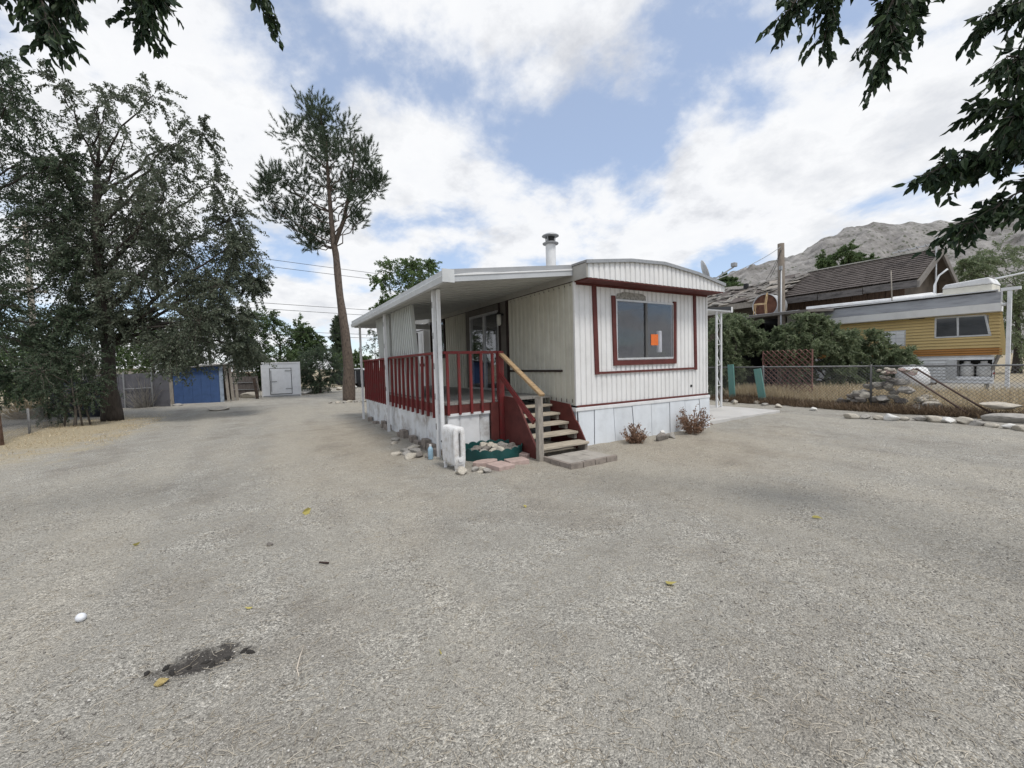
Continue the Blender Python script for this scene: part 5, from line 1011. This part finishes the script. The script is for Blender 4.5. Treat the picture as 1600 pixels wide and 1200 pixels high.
# ------------------------------------------------------------------ overhanging branches of the trees behind the camera
def overhang(name, label, trunk_at, sprays, seed, ln=.08):
    """sprays: (x, y, d, length, direction) of leafy branch ends"""
    T = thing(name, label, 'tree', (trunk_at[0], trunk_at[1], 0)); b = np.array([trunk_at[0], trunk_at[1], 0.]); mb = MB(); top = np.array([0, 0, 5.6])
    mb.tube([(0, 0, -.2), (.05, 0, 2), (0, .05, 4), tuple(top)], [.32, .26, .22, .14], 12); P = []; D_ = []; tw = []; wr_ = []
    for (x0, y0, x1, y1, d, nt_) in sprays:
        a = at((x0-800)*d/647, d, 1.5+(HR(x0)-y0)*d/647)-b; e = at((x1-800)*d/647, d+.15*math.sin(x1), 1.5+(HR(x1)-y1)*d/647)-b
        limb = bez(top, a, (0, 0, .5), 10, .04); mb.tube(limb, list(np.linspace(.07, .014, 10)), 6, False)
        br = bez(a, e, (0, 0, .06), 8, .015); mb.tube(br, list(np.linspace(.012, .004, 8)), 5, False)
        kt = int(nt_*1.9); f = rng.uniform(0, 1, kt)*7; i0 = np.minimum(f.astype(int), 6); fr = (f-i0)[:, None]; s = br[i0]*(1-fr)+br[i0+1]*fr; ax_ = unit(e-a)
        dd = unit(ax_*.8+rng.normal(0, .6, (kt, 3))+np.array([0, 0, -.35])); L_ = rng.uniform(.10, .25, (kt, 1)); en = s+dd*L_-np.array([0, 0, .10])*L_/.3
        t = np.linspace(0, 1, 4)[None, :, None]; pth = s[:, None]*(1-t)+en[:, None]*t+np.array([0, 0, .04])*(t*(1-t)); tw.append(pth); wr_.append(np.tile(np.linspace(.0035, .0015, 4), (kt, 1)))
        nl = 11; g_ = np.linspace(.1, 1, nl)[None, :, None]; lp_ = s[:, None]*(1-g_)+en[:, None]*g_; ld = unit(dd[:, None]*.6+rng.normal(0, .45, (kt, nl, 3))+np.array([0, 0, -.75])); P.append(lp_.reshape(-1, 3)); D_.append(ld.reshape(-1, 3))
    mb.build('trunk', bark, T, True); v, q = tubes_np(np.concatenate(tw), np.concatenate(wr_)); tag(link('twigs', mesh_np('twigs', v, q), twigm, T), kind='stuff')
    v, q = leaves_np(np.concatenate(P), np.concatenate(D_), ln, ln*.5, 'fold'); 
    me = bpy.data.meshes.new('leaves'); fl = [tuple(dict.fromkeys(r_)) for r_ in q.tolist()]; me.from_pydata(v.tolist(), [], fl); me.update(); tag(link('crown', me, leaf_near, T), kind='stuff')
q = at(6.5, -1.0)
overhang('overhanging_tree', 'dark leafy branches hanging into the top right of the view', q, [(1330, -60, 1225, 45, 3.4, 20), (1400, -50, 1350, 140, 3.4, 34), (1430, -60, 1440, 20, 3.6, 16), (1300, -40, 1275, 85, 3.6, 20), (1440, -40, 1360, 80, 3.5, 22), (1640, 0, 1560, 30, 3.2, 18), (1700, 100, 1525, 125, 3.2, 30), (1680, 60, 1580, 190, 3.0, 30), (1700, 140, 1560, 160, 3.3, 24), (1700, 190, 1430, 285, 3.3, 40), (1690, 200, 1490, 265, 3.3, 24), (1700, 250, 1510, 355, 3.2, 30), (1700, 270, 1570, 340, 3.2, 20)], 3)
q = at(-5.5, -1.2)
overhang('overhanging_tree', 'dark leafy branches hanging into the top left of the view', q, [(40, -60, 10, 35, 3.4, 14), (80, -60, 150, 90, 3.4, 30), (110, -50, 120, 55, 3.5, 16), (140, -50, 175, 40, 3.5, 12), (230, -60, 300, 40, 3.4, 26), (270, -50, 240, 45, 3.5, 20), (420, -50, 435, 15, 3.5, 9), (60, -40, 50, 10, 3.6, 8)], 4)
# ------------------------------------------------------------------ small things on the gravel
def oval(name, m, x, y, sx, sy, sz, label, cat, seed=0): return tag(rock(name, m, x, y, sx, sy, sz, seed=seed, sink=.1), label, cat)
eg = MB().lathe((0, 0, -.02), [(.004, 0), (.018, .004), (.026, .016), (.024, .032), (.014, .045), (.003, .05)], 18).build('egg_stone', mat('smooth_white', (.78, .80, .84), .5, .05, 10, 0), None, True); eg.rotation_euler = (R(80), 0, R(30)); eg.location = (-5.75, -2.21, G(-5.75, -2.21)+.022); tag(eg, 'smooth white egg shaped stone on the gravel at left', 'stone')
sp = rock('yellow_foam', mat('yellow_foam', (.72, .56, .24), .9, .2, 60, .8, 120), -5.22, -3.13, .036, .028, .016, seed=3, sink=.1); tag(sp, 'yellow foam scrap beside the dark dig in the gravel', 'scrap')
tag(MB().tube([(-4.60, -3.20, G(-4.6, -3.2)+.004), (-4.625, -3.29, .012+G(-4.62, -3.29)), (-4.645, -3.38, .008+G(-4.64, -3.38)), (-4.64, -3.44, G(-4.64, -3.44)+.003)], [.0025, .003, .003, .002], 6).build('pale_stick', mat('pale_stick', (.62, .55, .46), .9, .1, 20, 0), None, True), 'thin pale stick lying on the gravel right of the dark dig', 'stick')
yl = leafmat('yellow_leaf', (.45, .38, .10), (.52, .45, .14), (.60, .52, .22))
def fleaf(x, y, s_, label, m=yl, rz_=0.):
    v, q = leaves_np(np.array([[0., 0, 0]]), np.array([[1., 0, .12]]), s_, s_*.62, 'fold'); me = bpy.data.meshes.new('fallen_leaf'); me.from_pydata(v.tolist(), [], [tuple(dict.fromkeys(r_)) for r_ in q.tolist()]); me.update()
    o = link('fallen_leaf', me, m); z = v[:, 2].min(); o.location = (x, y, G(x, y)+.010-z*.5); o.rotation_euler = (0, 0, rz_); tag(o, label, 'leaf', 'fallen leaves on the gravel')
for x, y, s_, lb in ((-4.45, -.96, .11, 'yellow fallen leaf midway on the gravel left of the radiator'), (-2.49, -3.89, .075, 'pale yellow fallen leaf on the right near gravel'), (-2.42, -2.08, .07, 'pale fallen leaf on the gravel below the step pad'), (-5.79, -.87, .07, 'small yellow fallen leaf at the left of the drive'), (-4.85, -2.6, .04, 'tiny yellow leaf above the dark dig'), (-.4, -3.85, .07, 'pale fallen leaf on the far right gravel'), (-4.0, -3.7, .035, 'tiny pale leaf on the nearest gravel')): fleaf(x, y, s_, lb, yl, rnd.uniform(0, 6))
tag(MB().tube([(-4.42, -2.22, G(-4.42, -2.22)+.008), (-4.36, -2.27, G(-4.36, -2.27)+.012)], [.006, .008], 6).build('dark_twig', mat('dark_twig', (.05, .03, .025), .9, .2, 9, 0), None, True), 'short dark twig lying on the gravel in mid view', 'twig')
tag(rock('grey_clod', rockd, -4.75, -1.62, .035, .025, .018, seed=2), 'small grey stone on the gravel left of centre', 'rock')
for i in range(9):
    a_ = -.22+.055*i; x = HOLE[0]+RT[0]*a_+FW[0]*(.36*a_+.03*math.sin(i*2.1)); y = HOLE[1]+RT[1]*a_+FW[1]*(.36*a_+.03*math.sin(i*2.1))
    tag(rock('soil_clod', mat('black_soil', (.06, .055, .05), 1, .3, 30, .8, 60), x, y, .022+.008*(i % 3), .016, .012, seed=i % 6), ['first', 'second', 'third', 'fourth', 'fifth', 'sixth', 'seventh', 'eighth', 'ninth'][i]+' black soil clod from the left in the dark dig', 'clod', 'soil clods in the dig')
# gravel chips and straw bits (nobody could count them)
def chips(n, dmin, dmax, s0, s1, power):
    d = dmin+(dmax-dmin)*rng.uniform(0, 1, n)**power; r_ = rng.uniform(-1.3, 1.3, n)*d; P = (CAM*np.array([1, 1, 0]))[None]+r_[:, None]*RT+d[:, None]*FW
    keep = (fbm(P[:, 0]*1.3, P[:, 1]*1.3, 21, 3) > rng.uniform(.25, .68, n)) & ~((P[:, 0] > -2.4) & (P[:, 1] > -.1)); P = P[keep]; n = len(P); P[:, 2] = gz(P[:, 0], P[:, 1])
    s = rng.uniform(s0, s1, (n, 1))*rng.choice([.6, .8, 1, 1.5], (n, 1), p=[.35, .35, .22, .08])
    o8 = np.array([[1, 0, 0], [0, 1, 0], [-1, 0, 0], [0, -1, 0], [0, 0, 1], [.3, .2, -.6]], float)
    a = rng.uniform(0, 6.28, n); ca, sa = np.cos(a), np.sin(a); sh = o8[None]*np.stack([rng.uniform(.8, 1.5, n), rng.uniform(.6, 1, n), rng.uniform(.4, .9, n)], 1)[:, None]+rng.normal(0, .18, (n, 6, 3))
    x = sh[..., 0]*ca[:, None]-sh[..., 1]*sa[:, None]; y = sh[..., 0]*sa[:, None]+sh[..., 1]*ca[:, None]; v = np.stack([x, y, sh[..., 2]+.25], -1)*s[:, None]+P[:, None]
    f = np.array([[0, 1, 4], [1, 2, 4], [2, 3, 4], [3, 0, 4], [1, 0, 5], [2, 1, 5], [3, 2, 5], [0, 3, 5]]); return v.reshape(-1, 3), (6*np.arange(n)[:, None, None]+f[None]).reshape(-1, 3)
v, q = chips(110000, 1.35, 7.0, .0022, .0062, 1.3)
tag(link('gravel_chips', mesh_np('gravel_chips', v, q), leafmat('gravel_chip', (.17, .155, .14), (.36, .34, .305), (.62, .60, .56), 0, .9)), 'loose grey gravel chips scattered over the near yard', 'gravel', kind='stuff')
n = 11000; d = 1.35+8*rng.uniform(0, 1, n)**1.4; r_ = rng.uniform(-1.3, 1.3, n)*d; P = (CAM*np.array([1, 1, 0]))[None]+r_[:, None]*RT+d[:, None]*FW; P = P[~((P[:, 0] > -2.4) & (P[:, 1] > -.1))]; P[:, 2] = gz(P[:, 0], P[:, 1])+.005; n = len(P)
a = rng.uniform(0, 6.28, n); L_ = rng.uniform(.008, .035, (n, 1)); dr3 = np.stack([np.cos(a), np.sin(a), rng.normal(0, .12, n)], 1); pth = np.stack([P-dr3*L_, P+np.stack([-np.sin(a), np.cos(a), np.zeros(n)], 1)*L_*.15, P+dr3*L_], 1); pth[..., 2] = np.maximum(pth[..., 2], gz(pth[..., 0], pth[..., 1])+.002)
v, q = tubes_np(pth, np.full((n, 3), .0011)); tag(link('straw_bits', mesh_np('straw_bits', v, q), leafmat('straw_bit', (.34, .29, .22), (.52, .46, .36), (.68, .62, .52), 0, .9)), 'bits of dry straw scattered over the near gravel', 'straw', kind='stuff')
